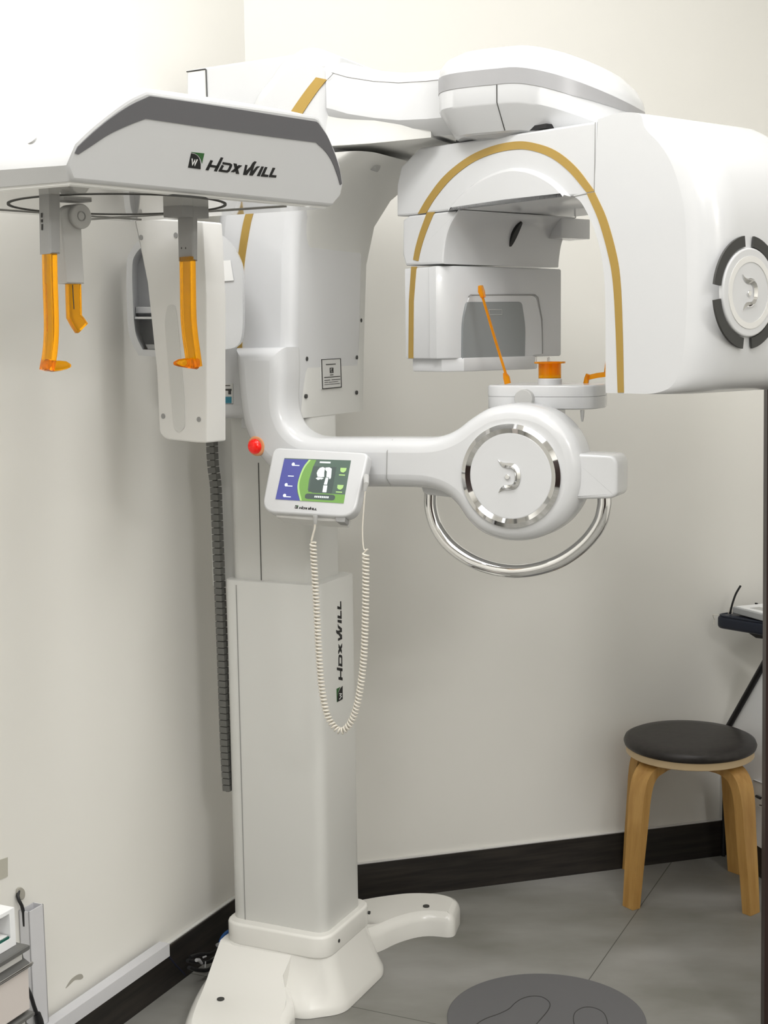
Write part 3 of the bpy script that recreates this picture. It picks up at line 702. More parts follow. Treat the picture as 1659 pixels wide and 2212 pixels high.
for bb, cx in [(.14, .15), (.40, .10), (.64, .11), (.90, .12)]:
    if bb != .40: mbs.prism([sm(cx + .022 * math.cos(q), bb + .04 * math.sin(q), .0024) for q in np.linspace(0, 2 * math.pi, 13)[:-1]], -TN * .0004)
    mq(cx + .01, bb + .018, cx + .095, bb + .036)
mbs.done('screen_icons', M['screenw'], disp, smooth=False)
mbs = MB()
for P_ in ([(.56, .20), (.535, .26), (.526, .33), (.548, .41), (.60, .42), (.645, .41), (.633, .30), (.633, .20), (.60, .18)],
           [(.641, .19), (.70, .18), (.735, .21), (.742, .33), (.748, .42), (.735, .46), (.715, .41), (.68, .41), (.672, .28), (.645, .245)],
           [(.526, .455), (.553, .425), (.643, .44), (.615, .475), (.60, .465), (.563, .49)],
           [(.672, .425), (.712, .425), (.708, .59), (.663, .59)], [(.660, .61), (.716, .61), (.719, .77), (.663, .77)]):
    mbs.prism([sm(a, b, .0024) for a, b in P_], -TN * .0004)
mbs.done('scanner_picture', M['screenw'], disp, smooth=False)
mbs = MB()
for b0 in (.18, .58):
    mbs.prism([sm(a, b, .0024) for a, b in [(.865, b0), (.955, b0), (.95, b0 + .07), (.92, b0 + .11), (.885, b0 + .10), (.868, b0 + .07)]], -TN * .0004); mq(.86, b0 + .155, .95, b0 + .18)
mbs.done('screen_buttons', M['screenl'], disp, smooth=False)
part('screen_bracket', [tt(x, y, -.012) for x, y in [(595, 1108), (742, 1112), (738, 1126), (690, 1124), (664, 1122), (596, 1116)]], -TN, .04, 'whitem', .002, nseg=1)
part('screen_mount', [mv(x, y, 2.455) for x, y in [(640, 1010), (760, 1010), (745, 1100), (640, 1100)]], EB, .06, 'whitem', .003)
part('stylus_clip', [tt(x, y, -.004) for x, y in rnd([(722, 1112, 2), (746, 1116, 3), (744, 1129, 4), (726, 1127, 2)], 2)], -TN, .02, 'grey', .001, nseg=1)
# coiled cord
CV = 2.405
path = cr([(676, 1172), (679, 1230), (684, 1320), (690, 1430), (697, 1500), (710, 1552), (735, 1579), (758, 1560), (774, 1510), (785, 1430), (789, 1340), (790, 1260), (790, 1196)], 24)
p3 = [mv(x, y, CV) for x, y in path]; L = np.cumsum([0] + [np.linalg.norm(p3[i + 1] - p3[i]) for i in range(len(p3) - 1)])
turns = 104; hx = []; NN = turns * 11
for k in range(NN + 1):
    s_ = L[-1] * k / NN; i = min(int(np.searchsorted(L, s_, side='right')) - 1, len(p3) - 2); f = (s_ - L[i]) / (L[i + 1] - L[i])
    c = p3[i] * (1 - f) + p3[i + 1] * f; t = p3[min(i + 2, len(p3) - 1)] - p3[max(i - 1, 0)]; t /= np.linalg.norm(t)
    nx = np.cross(t, EB); nx /= np.linalg.norm(nx); q = 2 * math.pi * k / 11
    hx.append(c + (nx * math.cos(q) + EB * math.sin(q)) * .0054)
lead = [mv(x, y, CV) for x, y in cr([(681, 1120), (680, 1140), (676, 1156), (672, 1172)], 4)]
tail = [mv(x, y, CV) for x, y in cr([(795, 1186), (786, 1186), (783, 1150), (785, 1110), (788, 1070), (790, 1052)], 5)]
cord = MB().tube(hx, .0021, 6).done('coiled_cord', M['cord'], XR, sharp=80)
MB().tube(lead + [hx[0]], .0021, 8).done('cord_lead', M['cord'], cord, sharp=80)
MB().tube([hx[-1]] + tail, .0014, 8).done('cord_lead', M['cord'], cord, sharp=80)
MB().tube([mv(681, 1114, CV), mv(681, 1124, CV), mv(681, 1132, CV)], [.0048, .0045, .003], 10).done('cord_plug', M['lgrey'], cord)
MB().tube([mv(791, 1030, 2.45), mv(791, 1046, CV), mv(788, 1060, CV)], [.006, .005, .003], 10).done('cord_plug', M['lgrey'], cord)

# ---------- cephalometric unit
CR_ = az(40.6); CNH = V(CR_[1], -CR_[0], 0)
TL = math.radians(22)                 # the front face leans out at the top
CN = CNH * math.cos(TL) - Z * math.sin(TL); CU = Z * math.cos(TL) + CNH * math.sin(TL)
_d = ray(155, 390); CF0 = CP + _d * (1.95 / _d[1])
cf = lambda x, y, o=0.0: on(x, y, CF0 + CN * o, CN)
CD = V(-.37, .20, 0)
ZU = cf(155, 390)[2]
fo = [V(143, 357), V(155, 391), V(719, 446), V(738, 422), V(743, 396)] + cr([(740, 378), (733, 345), (719, 310), (704, 277), (691, 255)], 4) + cr([(683, 250), (560, 231), (440, 214), (328, 197)], 3) + cr([(318, 196), (280, 214), (235, 246), (195, 279), (163, 310)], 4)
F3 = [cf(*p) for p in fo]
ztop = max(p[2] for p in F3)
def ceph_sec(t, ins=0.0, raise_=0.0):
    P = [V((p - CF0) @ CR_, (p - CF0) @ CU) for p in F3]; s = area2(P)
    I = inset(P if s > 0 else P[::-1], ins) if ins else (P if s > 0 else P[::-1])
    out = []
    for a, zz in I:
        h = max(0, zz * math.cos(TL) / (ztop - ZU))
        out.append(CF0 + CR_ * a + CU * zz + Z * (raise_ * h ** 1.5) + CD * t)
    return out
ceph = MB().loft([ceph_sec(0, .005), ceph_sec(.004, .0015), ceph_sec(.016, 0), ceph_sec(.12, 0, .012), ceph_sec(.3, 0, .030), ceph_sec(.55, 0, .036), ceph_sec(.85, 0, .03), ceph_sec(1.0, .006, .02)]).done('cephalostat_head', M['white'], XR, sharp=40)
bo = [V(162, 331)] + cr([(168, 318), (200, 288), (235, 259), (280, 229), (324, 208)], 4) + cr([(326, 208), (450, 226), (570, 245), (684, 263)], 3) + cr([(688, 266), (706, 292), (721, 326), (733, 362), (739, 397)], 4)
bi = [V(735, 400)] + cr([(731, 384), (719, 352), (704, 328), (684, 309)], 4) + cr([(682, 308), (560, 292), (440, 275), (318, 257)], 3) + cr([(314, 257), (275, 272), (235, 291), (200, 314), (169, 334)], 4)
plate('grey_band', [cf(p[0], p[1], .0012) for p in bo + bi], -CN, .003, M['band'], ceph)
# underside panel (polished), with the turning disc
uo = [ceph_sec(.0)[0]]
A0, B0, = cf(160, 391), cf(715, 446)
A0 = A0 * V(1, 1, 0) + CD * .02; B0 = B0 * V(1, 1, 0) + CD * .02
und = plate('underside_panel', [p + Z * (ZU - .0065) for p in (A0, B0, B0 + CD * .96, A0 + CD * .96)], Z, .012, M['mirror'], XR, .002, nseg=1)
UC = fl(255, 433, ZU) * V(1, 1, 0) + Z * (ZU - .0068)
ring('turning_disc_gap', UC - Z * .001, -Z, .163, .167, .003, M['gap'], und, seg=96)
mb = MB(); mb.box(UC + CR_ * .18 + CD * .1 - Z * .0005, (CD / np.linalg.norm(CD), CR_, Z), (.20, .0012, .001)); mb.box(UC - CR_ * .02 + CD / np.linalg.norm(CD) * .19, (CR_, CD / np.linalg.norm(CD), Z), (.26, .0014, .0012)); mb.done('panel_seam', M['seam'], und, smooth=False)
disc('cover_screw', cf(88, 278) if False else (ceph_sec(.2, 0, .02)[-4] * .45 + ceph_sec(.2, 0, .02)[-1] * .55), (Z * .75 + V(-.5, -.45, 0)) / np.linalg.norm(Z * .75 + V(-.5, -.45, 0)), .008, .01, M['lgrey'], ceph, 0, 20)
# arm from the beam to the head
pA, pB = uvz(-1.66, 2.70, 1.86), (A0 + CD * .75) * V(1, 1, 0) + CR_ * .2 + Z * 1.78
da_ = (pB - pA); da_[2] = 0; da_ /= np.linalg.norm(da_); na_ = V(da_[1], -da_[0], 0)
MB().loft([[pA + na_ * x + Z * z_ for x, z_ in [(-.05, -.06), (.05, -.06), (.05, .06), (-.05, .06)]], [pB + na_ * x + Z * z_ for x, z_ in [(-.08, -.05), (.08, -.05), (.08, .045), (-.08, .045)]]]).done('cephalostat_arm', M['white'], XR)
# logo: strokes traced on the face, in metres along (a) and up (b)
def zpx(p): return V(400 + p[0] / 7.541, 310 + p[1] / 7.541)
def ab(p):
    q = cf(*zpx(p)); return V((q - CF0) @ CR_, (q - CF0) @ CU)
O_ = ab((45, 390))
ICO = [(95, 158), (150, 170), (190, 195), (222, 236), (240, 285), (248, 335), (247, 417), (45, 390)]
GRN = [(100, 138), (308, 160), (270, 325), (262, 285), (242, 235), (208, 192), (165, 164), (130, 150), (98, 146)]
WHT = [stroke([(105, 242), (112, 342), (150, 268), (150, 350), (190, 255)], 15)]
LET = [[(412, 268), (450, 278), (375, 437), (330, 430)], [(580, 225), (618, 230), (512, 455), (467, 447)], [(404, 340), (548, 366), (536, 402), (390, 378)],
       stroke([(608, 318), (725, 336), (744, 350), (738, 375), (705, 440), (680, 455), (566, 438), (612, 354)], 36),
       [(785, 322), (835, 328), (877, 497), (825, 490)], [(740, 462), (792, 467), (925, 358), (872, 350)],
       [(978, 346), (1011, 350), (990, 446), (1058, 380), (1098, 312), (1132, 288), (1161, 296), (1126, 350), (1094, 456), (1150, 385), (1172, 370), (1217, 372), (1182, 398), (1096, 522), (1042, 516), (1074, 412), (1000, 513), (941, 508)],
       [(1243, 372), (1278, 376), (1210, 531), (1165, 526)], [(1300, 380), (1337, 385), (1285, 500), (1355, 510), (1345, 545), (1228, 535)], [(1425, 393), (1465, 398), (1410, 510), (1485, 518), (1475, 555), (1358, 545)]]
def logo(name, o, a, b, n, sc, parent):
    f = lambda p: o + a * (ab(p) - O_)[0] * sc + b * (ab(p) - O_)[1] * sc
    rt = MB()
    for P in [ICO] + LET: rt.prism([f(p) + n * .0008 for p in P], -n * .0012)
    r_ = rt.done(name, M['ink'], parent, smooth=False)
    MB().prism([f(p) + n * .0008 for p in GRN], -n * .0012).done('green_corner' if parent is XR else 'logo_corner', M['green'], parent, smooth=False)
    w_ = MB()
    for P in WHT: w_.prism([f(p) + n * .0014 for p in P], -n * .0008)
    w_.done('logo_initial', M['paper'], parent, smooth=False)
o0 = CF0 + CR_ * O_[0] + CU * O_[1]
logo('logo', o0, CR_, CU, CN, 1.0, ceph)
llen = (ab((1480, 540)) - O_)[0]
c0, c1 = mu(738, 1511, -1.367), mu(740, 1297, -1.367)
logo('logo', c0 + EB * .004, Z, -EB, ER, (c1[2] - c0[2]) / llen, low)
s0, s1 = tt(637, 1098), tt(684, 1102)
ta_ = (s1 - s0) / np.linalg.norm(s1 - s0)
logo('logo', s0, ta_, -TD, TN, np.linalg.norm(s1 - s0) / llen, scr)
# ear rods
CDn = CD / np.linalg.norm(CD)
def vplane(c, n): return lambda x, y, o=0.0: on(x, y, c + n * o, n)
CDn = CD / np.linalg.norm(CD)
def ear(cpx, pole_px, blk, strap, pegs, deep):
    c = fl(*cpx, ZU - .007); vp = vplane(c, CNH)          # plane facing the viewer side
    fn_ = -CDn
    e = plate('ear_rod_mount', [vp(x, y, .014) for x, y in blk], -CNH, deep, M['grey'], XR, .002, nseg=1)
    return e, vp
lm, vp = ear((105, 422), None, [(107, 398), (131, 400), (131, 548), (109, 548)], None, None, .027)
fan = V(*(CR_))
bar('ear_rod', [vp(x, y, 0.002) for x, y in cr([(107, 540), (108, 600), (110, 660), (111, 710), (108, 760), (101, 800)], 5)], .021, .013, CNH, 'amber', lm, .002)
MB().tube([vp(x, y, .004) for x, y in [(100, 788), (112, 791), (128, 790), (142, 789), (151, 790)]], [.0085, .0085, .0078, .0062, .003], 14).done('ear_plug', M['amber'], lm, sharp=60)
lfp = vp(107, 470, .014) - CR_ * .0006; lf = lambda x, y: on(x, y, lfp, CR_)
mb = MB()
for q in [(88, 460, 90, 470), (88, 474, 91, 480), (89, 484, 92, 497)]: mb.prism([lf(x, y) for x, y in [(q[0], q[1]), (q[2], q[1]), (q[2], q[3]), (q[0], q[3])]], CR_ * .001)
mb.done('mount_marking', M['gap'], lm, smooth=False)
rm, vp = ear((402, 447), None, [(415, 440), (428, 440), (428, 564), (417, 562)], None, None, .036)
MB().box(vp(402, 454, -.004), (CR_, CDn, Z), (.028, .018, .012)).done('mount_slider', M['grey'], rm)
bar('ear_rod', [vp(x, y, 0) for x, y in cr([(405, 555), (406, 620), (407, 680), (410, 720), (415, 757), (420, 792)], 5)], .027, .012, CNH, 'amber', rm, .002)
MB().tube([vp(x, y, .004) for x, y in [(424, 786), (412, 785), (398, 784), (386, 784), (377, 785)]], [.009, .0085, .0075, .006, .003], 14).done('ear_plug', M['amber'], rm, sharp=60)
lfp = vp(416, 500, .014) - CR_ * .0006; lf = lambda x, y: on(x, y, lfp, CR_)
mb = MB()
for x, y in [(391, 534), (400, 534), (391, 548), (400, 548)]: mb.prism([lf(x + a, y + b_) for a, b_ in [(0, 0), (2, 0), (2, 4), (0, 4)]], CR_ * .001)
mb.done('mount_marking', M['gap'], rm, smooth=False)
# nose support between the ear rods
nc = fl(155, 432, ZU - .007); vp = vplane(nc, CNH)
nm = plate('nose_support_mount', [vp(x, y, .01) for x, y in rnd([(130, 450, 10), (160, 445, 5), (176, 470), (177, 488), (183, 613), (143, 612), (133, 480)], 3)], -CNH, .03, M['lgrey'], XR, .002, nseg=1)
disc('pivot_knob', vp(177, 467, .018), CNH, .0185, .035, M['lgrey'], nm, .002, 36)
ring('pivot_rim', vp(177, 467, .019), CNH, .006, .0075, .002, M['grey'], nm, seg=24)
MB().box(vp(152, 424, .0), (CR_, CNH, Z), (.025, .018, .008)).done('mount_slider', M['grey'], nm)
bar('nose_rod', [vp(x, y, -.006) for x, y in [(158, 608), (159, 650), (160, 684), (168, 697), (176, 709)]], .024, .010, CR_, 'amber', nm, .002)
MB().tube([vp(x, y, .001) for x, y in [(157, 615), (158, 640), (160, 668)]], .0008, 6).done('scale_line', M['gap'], nm)
# sensor post hanging from the far corner of the head
PN = az(125); PF = V(-PN[1], PN[0], 0)
if PF[1] > 0: PF = -PF
pc = fl(385, 471, ZU); vp = vplane(pc, PF)
pl = rnd([(289, 470, 3), (438, 478, 4), (446, 640), (447, 957, 4), (420, 956, 4), (356, 949, 12), (344, 935, 8), (338, 800), (318, 610)], 3)
post = plate('sensor_post', [vp(x, y, 0) for x, y in pl], -PF, .052, M['whitem'], XR, .003, nseg=2)
rec = rnd([(356, 690, 14), (362, 658, 10), (378, 658, 10), (383, 690, 20), (398, 860, 10), (399, 925, 8), (386, 935, 6), (376, 925, 8)], 4)
plate('sensor_slot', [vp(x, y, .0012) for x, y in rec], -PF, .004, M['label'], post)
for x, y in [(304, 513), (379, 508), (352, 899), (429, 906)]: disc('screw_plug', vp(x, y, .001), PF, .0048, .004, M['grey'], post, 0, 16)
# shelf cabinet beside the carriage
SV = 2.38; CBD = az(-3)
sh = lambda x, y: mv(x, y, SV)
so = cr([(300, 768), (284, 738), (276, 703), (273, 627), (274, 563), (283, 540), (297, 522), (330, 500), (390, 488), (450, 497), (480, 508), (500, 526), (514, 550), (522, 580), (524, 640), (524, 700), (519, 737), (505, 752)], 4)
so = so + [V(480, 756), V(400, 765), V(330, 770)]
S3 = [sh(*p) for p in so]
si = cr([(308, 755), (296, 730), (290, 700), (286, 630), (286, 570), (293, 549), (306, 534), (335, 514), (380, 504)], 4) + [V(425, 504), V(425, 750), V(350, 757)]
cab = plate('cabinet_back', [p + CBD * .09 for p in S3], CBD, .012, M['white'], XR, .003, nseg=1)
# shell between outer and inner outlines
def shell(name, O, I, d, depth, mt, parent):
    n = len(O); f0 = []; vs = list(O) + list(I) + [p + d * depth for p in O] + [p + d * depth for p in I]
    for i in range(n):
        j = (i + 1) % n
        f0 += [[i, j, n + j, n + i], [2 * n + i, 3 * n + i, 3 * n + j, 2 * n + j], [i, 2 * n + i, 2 * n + j, j], [n + i, n + j, 3 * n + j, 3 * n + i]]
    return mesh(name, vs, f0, M[mt], parent, 35)
def resample(P, n):
    P = [np.array(p, float) for p in P] + [np.array(P[0], float)]; D = np.cumsum([0] + [np.linalg.norm(P[i + 1] - P[i]) for i in range(len(P) - 1)]); out = []
    for k in range(n):
        s = D[-1] * k / n; i = min(int(np.searchsorted(D, s, side='right')) - 1, len(P) - 2); f = (s - D[i]) / max(1e-9, D[i + 1] - D[i]); out.append(P[i] * (1 - f) + P[i + 1] * f)
    return out
cabs = shell('cabinet_shell', [sh(*p) for p in resample(so, 120)], [sh(*p) for p in resample(si, 120)], CBD, .10, 'white', XR)
cb = MB(); cb.prism([sh(x, y) + CBD * .006 for x, y in [(290, 684), (425, 684), (425, 689), (290, 689)]], CBD * .084)
cb.done('shelf_board', M['white'], cabs)
plate('shelf_lip', [sh(x, y) + CBD * .03 for x, y in [(289, 662), (425, 662), (425, 676), (289, 676)]], CBD, .05, M['white'], cabs, .002, nseg=1)
plate('shelf_lip', [sh(x, y) + CBD * .03 for x, y in [(310, 744), (425, 744), (425, 756), (316, 756)]], CBD, .05, M['lgrey'], cabs, .002, nseg=1)
note = plate('paper_note', [sh(x, y) - CBD * .003 for x, y in [(440, 566), (498, 562), (505, 606), (440, 611)]], CBD, .001, M['paper'], cabs)
MB().tube([sh(461, 566) - CBD * .004, sh(476, 567) - CBD * .004], .0009, 5).done('tape_edge', M['lgrey'], cabs)

# ================================================================== STOOL
SCN = V(0.785, 3.562, 0)
st = thing('stool', 'round wooden stool with dark padded seat near the back wall', 'stool', SCN)
def rp(r, h): return [SCN + V(math.cos(2 * math.pi * k / 72), math.sin(2 * math.pi * k / 72), 0) * r + Z * h for k in range(72)]
MB().loft([rp(.160, .372), rp(.163, .374), rp(.163, .391), rp(.160, .393)]).done('seat_rim', M['woodl'], st)
MB().loft([rp(.160, .390), rp(.167, .394), rp(.1695, .402), rp(.166, .411), rp(.155, .416), rp(.12, .4195), rp(.06, .421), rp(.01, .4215)]).done('seat_cushion', M['leather'], st, sharp=60)
feet = [V(.612, 3.452), V(.912, 3.408), V(.952, 3.690), V(.655, 3.725)]
for k, ft in enumerate(feet):
    dr = np.append(ft - SCN[:2], 0); rF = np.linalg.norm(dr); dr /= rF; sd = np.cross(Z, dr)
    zo = .005 * (k % 2)
    cl = [(0.005, .362 - zo), (.05, .362 - zo), (.10, .361 - zo * .5)] + [tuple(p) for p in cr([(.118, .359), (.143, .350), (.160, .330), (.169, .302), (.174, .27)], 3)] + [(.180, .20), (.190, .10), (.1985, .0005)]
    N = len(cl); secs = []
    for i in range(N):
        a = V(*cl[max(i - 1, 0)]); b_ = V(*cl[min(i + 1, N - 1)]); t = (b_ - a) / np.linalg.norm(b_ - a)
        nrm = V(-t[1], t[0]) if i < N - 1 else V(1, 0)
        if i == N - 1: nrm = V(1, 0)
        elif nrm[0] < 0 and i > 3: nrm = nrm
        h = .0125; f = cl[i][1] / .36; w = .019 + .010 * f if cl[i][0] > .11 else .024
        sec = []
        for sx, sy in [(-1, -1), (1, -1), (1, 1), (-1, 1)]:
            q = V(*cl[i]) + (nrm if i < N - 1 else V(1, 0)) * h * sy * (1 if i < N - 1 else 1)
            sec.append(SCN + dr * q[0] + Z * max(q[1], .0005 if i < N - 1 else .0005) + sd * w * sx)
        secs.append(sec)
    # keep a consistent side order through the bend
    MB().loft(secs).done('leg', M['wood'], st, sharp=40)

# ================================================================== FLOOR MAT
MCN = V(.332, 2.868, 0)
mt_ = thing('floor_mat', 'round grey floor mat with two foot outlines in front of the scanner', 'mat', MCN)
MB().loft([[MCN + V(math.cos(2 * math.pi * k / 96), math.sin(2 * math.pi * k / 96), 0) * r + Z * h for k in range(96)] for r, h in [(.212, .0004), (.212, .002), (.210, .003)]]).done('mat_disc', M['mat'], mt_)
f1 = cr([(1188, 2169), (1182, 2160), (1168, 2153), (1148, 2152), (1128, 2157), (1112, 2167), (1098, 2180), (1075, 2191), (1050, 2200), (1030, 2212), (1012, 2232), (1030, 2252), (1075, 2258), (1110, 2250), (1140, 2232), (1165, 2205), (1184, 2182)], 4, True)
f2 = cr([(1311, 2203), (1303, 2187), (1283, 2177), (1262, 2176), (1245, 2184), (1239, 2196), (1241, 2215), (1252, 2245), (1262, 2290), (1285, 2300), (1303, 2285), (1305, 2245), (1312, 2220)], 4, True)
for f_ in (f1, f2):
    P = [fl(x, y, .0032) for x, y in f_]; MB().tube(P + [P[0]], .0010, 5, cap=False).done('foot_outline', M['gap'], mt_)

# ================================================================== TABLE WITH TRAY AT THE RIGHT
TZ = .70
tc_ = fl(1541, 1328, TZ)
ta1, ta2 = az(138), az(61)
tb = thing('equipment_table', 'navy-edged table in the right corner with a slanted white side panel behind the stool', 'table', V(tc_[0], tc_[1], 0) + ta1 * .2 + ta2 * .03)
tpo = rnd([(0, 0, .03), (.42, 0, .02), (.42, .30, .02), (0, .30, .02)], 5)
plate('table_top', [tc_ + ta1 * a + ta2 * b_ for a, b_ in tpo], -Z, .036, M['navy'], tb, .010)
tp2 = [tc_ + ta1 * a + ta2 * b_ - Z * .0008 for a, b_ in rnd([(.004, .004, .03), (.416, .004, .02), (.416, .296, .02), (.004, .296, .02)], 5)]
MB().tube(tp2 + [tp2[0]], .0032, 8, cap=False).done('rim', M['navy'], tb)
MB().tube([tc_ + ta1 * a + ta2 * b_ + Z * z_ for a, b_, z_ in [(.02, -.001, .002), (.0, -.001, .0), (-.006, .006, -.006), (-.007, .012, -.016), (-.004, .006, -.028)]], .0011, 6).done('white_piping', M['cord'], tb)
plate('under_bracket', [tc_ + ta1 * a + ta2 * .02 - Z * .033 + Z * b_ for a, b_ in [(.08, 0), (.24, 0), (.20, -.012), (.115, -.016)]], ta2, .02, M['black'], tb, .002)
pn = lambda x, y, o=.0: on(x, y, PC + NR * o, NR)
pw = [pn(1565, 1586), pn(1672, 1395), pn(1760, 1395), pn(1760, 1960), pn(1565, 1800)]
pw[3][2] = pw[4][2] = .085
for a in (0, 4): pw[a] = pw[a]
sidep = plate('side_panel', pw, -NR, .02, M['dwhite'], tb, .001, nseg=1)
MB().box(V(*((PC + RW * .217)[:2]), .0435) - NR * .012, (RW, NR, Z), (.20, .010, .0415)).done('plinth', M['base'], tb)
MB().tube([pn(1563, 1588, .004), pn(1676, 1388, .004)], .0085, 12).done('edge_trim', M['black'], tb)
q0 = PC + RW * .020 + NR * .009; q1 = q0 + Z * .002; q0 = q0 + Z * .24
MB().tube([q0, q1], .0055, 10).done('leg', M['black'], tb)
wl = pn
dv = thing('electronic_device', 'thin silver device with a white top lying on the navy table', 'device', tc_ + ta1 * .22 + ta2 * .05)
dpo = [fl(x, y, TZ + .0225) for x, y in [(1583, 1310), (1690, 1338), (1740, 1322), (1690, 1300)]]
dm = plate('casing', dpo, -Z, .0185, M['device'], dv, .002, nseg=1)
plate('top_sheet', [p + Z * .0012 for p in (dpo[0] * .96 + dpo[2] * .04, dpo[1] * .96 + dpo[3] * .04, dpo[2] * .97 + dpo[0] * .03, dpo[3] * .97 + dpo[1] * .03)], -Z, .0015, M['dwhite'], dv)
plate('grey_marking', [fl(x, y, TZ + .0243) for x, y in [(1620, 1313), (1640, 1311), (1672, 1318), (1672, 1324)]], -Z, .001, M['lgrey'], dv)
cv = thing('black_strap', 'black strap sticking up beside the silver device on the table', 'strap', fl(1577, 1327, TZ))
tY = lambda x, y: on(x, y, fl(1577, 1327, TZ), az(20))
bar('strap', [tY(x, y) for x, y in cr([(1577, 1326), (1580, 1312), (1584, 1298), (1590, 1282), (1600, 1265)], 4)], .0055, .003, V(1, 0, 0), 'black', cv, .001)
mb = MB(); mb.tube([tY(x - 4, y) for x, y in [(1577, 1325), (1580, 1314), (1583, 1309)]], .0009, 6); mb.tube([tY(x + 4, y) for x, y in [(1577, 1326), (1580, 1314), (1582, 1309)]], .0014, 6); mb.done('white_wire', M['cord'], cv)
rc = thing('thin_black_cable', 'short black cable end at the far edge of the navy table', 'cable', fl(1634, 1305, TZ + .002))
MB().tube([fl(1660, 1304, TZ + .004), fl(1640, 1305, TZ + .004), fl(1634, 1304, TZ + .008), fl(1617, 1299, TZ + .012)], .0024, 8).done('cable_run', M['black'], rc)
# power socket on the right wall
sk = thing('wall_socket', 'white socket with dark plug on the white panel behind the stool', 'socket', wl(1645, 1720, .0))
plate('socket_plate', [wl(x, y, .008) for x, y in [(1626, 1684), (1663, 1700), (1663, 1755), (1628, 1738)]], -NR, .008, M['whitem'], sk, .001, nseg=1)
MB().tube([wl(x, y, .0085) for x, y in [(1627, 1685), (1650, 1694), (1650, 1742)]], .0008, 5).done('plate_edge', M['gap'], sk)
MB().tube([wl(1634, 1720, .012), wl(1642, 1724, .02)], .004, 8).done('plug', M['black'], sk)
MB().tube([wl(x, y, .022) for x, y in [(1642, 1724), (1652, 1722), (1656, 1734), (1650, 1741), (1641, 1739)]], .0016, 6).done('plug_cord', M['black'], sk)

# ================================================================== LEFT: TRUNKING, CABLES, CART
hd0, hd1 = lw(20, 2232, .002), lw(346, 2040, .002)
zt = .100
def trunk(name, a, b, z0, z1, dep):
    return MB().prism([V(a[0], a[1], z0), V(b[0], b[1], z0), V(b[0], b[1], z0) + NL * dep, V(a[0], a[1], z0) + NL * dep], Z * (z1 - z0)).done(name, M['trunk'], smooth=False)
a0 = KC - LW * 1.9 + NL * .0145; b0 = lw(345, 2040, .0145); b0[2] = 0
struct(trunk('trim_1', a0, b0, .0985, .128, .026), 'white cable trunking running along the top of the left baseboard', 'trunking')
# vertical trunking, open at the top
vt = thing('vertical_trunking', 'white upright cable trunking on the left wall above the cart', 'trunking', lw(60, 2190, .0) * V(1, 1, 0) + Z * .128)
ve0, ve1 = lw(41, 1972, .002), lw(73, 1961, .002)
ve0[2] = ve1[2] = 0; hgt = lw(60, 1968, .02)[2]
mb = MB()
def vb(a, b, o0, o1): mb.prism([a + NL * o0 + Z * .129, b + NL * o0 + Z * .129, b + NL * o1 + Z * .129, a + NL * o1 + Z * .129], Z * (hgt - .129))
dl = (ve1 - ve0); 
vb(ve0, ve1, .022, .024); vb(ve0, ve0 + dl * .05, 0, .024); vb(ve0 + dl * .95, ve1, 0, .024); vb(ve0, ve1, 0, .001)
mb.done('channel', M['trunk'], vt, smooth=False)
wh = thing('wall_outlet_cable', 'dark cable coming out of a putty-filled hole above the upright trunking', 'cable', lw(46, 1945, .0))
plate('putty', [lw(x, y, .004) for x, y in cr([(38, 1921), (47, 1917), (54, 1924), (55, 1934), (52, 1942), (44, 1943), (38, 1937)], 3, True)], -NL, .004, M['putty'], wh, .001, nseg=1)
MB().tube([lw(40, 1924, .001), lw(38, 1935, .006), lw(41, 1945, .010), lw(47, 1956, .012), lw(51, 1972, .012), lw(53, 2000, .012)], .0034, 8).done('cable_run', M['black'], wh)
pt = tag(plate('wall_patch', [lw(x, y, .0015) for x, y in [(-30, 1868), (17, 1852), (17, 1893), (-30, 1914)]], -NL, .0014, M['patch']), 'beige rectangular patch on the left wall above the cart', 'patch')
sc_ = tag(plate('wall_scuff', [lw(x, y, .0007) for x, y in cr([(142, 2135), (152, 2118), (165, 2107), (176, 2104), (180, 2111), (174, 2116), (162, 2117), (150, 2128)], 3, True)], -NL, .0006, M['putty']), 'grey smear on the left wall just above the trunking', 'scuff')
# cart
QF = az(25); QN = V(QF[1], -QF[0], 0)
cE = on(64, 2045, V(-.57, 2.35, 0), QN)
cE0 = V(cE[0], cE[1], 0)
qp = lambda x, y, o=0.0: on(x, y, cE0 + QN * o, QN)
CZ = qp(64, 2040)[2]
ct = thing('drawer_cart', 'small white drawer cart with dark grips in the lower left corner', 'cart', cE0 - QF * .25 - QN * .12)
endx = cE0 - QF * .006
bodyp = [endx - QN * .012, endx - QF * .5 - QN * .012, endx - QF * .5 - QN * .16, endx - QN * .16]
plate('body', [p + Z * (CZ - .004) for p in bodyp], -Z, CZ - .03, M['whitem'], ct, .002, nseg=1)
tl = [cE0, cE0 - QF * .5, cE0 - QF * .5 - QN * .165, cE0 - QN * .165]
plate('top_ledge', [p + Z * CZ for p in tl], -Z, .010, M['cartg'], ct, .002, nseg=1)
zz = CZ - .01
ys = [(2060, 2085), (2190, 2212)]
def drawer(z1, z0):
    d_ = plate('drawer', [endx + QN * .001 + Z * z1, endx - QF * .5 + QN * .001 + Z * z1, endx - QF * .5 + QN * .001 + Z * z0, endx + QN * .001 + Z * z0], -QN, .02, M['cart'], ct, .002, nseg=1)
    gp = [(0, 0), (.004, 0), (.004, .006), (.0, .003), (-.014, .010), (-.018, .026), (-.020, .026), (-.018, .008)]
    MB().loft([[e - QF * .001 + QN * (p[0] + .001) + Z * (z1 + p[1]) for p in gp] for e in (cE0, cE0 - QF * .5)]).done('grip', M['cartg'], d_)
    MB().tube([cE0 + QN * .0045 + Z * (z1 + .004), cE0 - QF * .5 + QN * .0045 + Z * (z1 + .004)], .0022, 8).done('grip_edge', M['chrome'], d_)
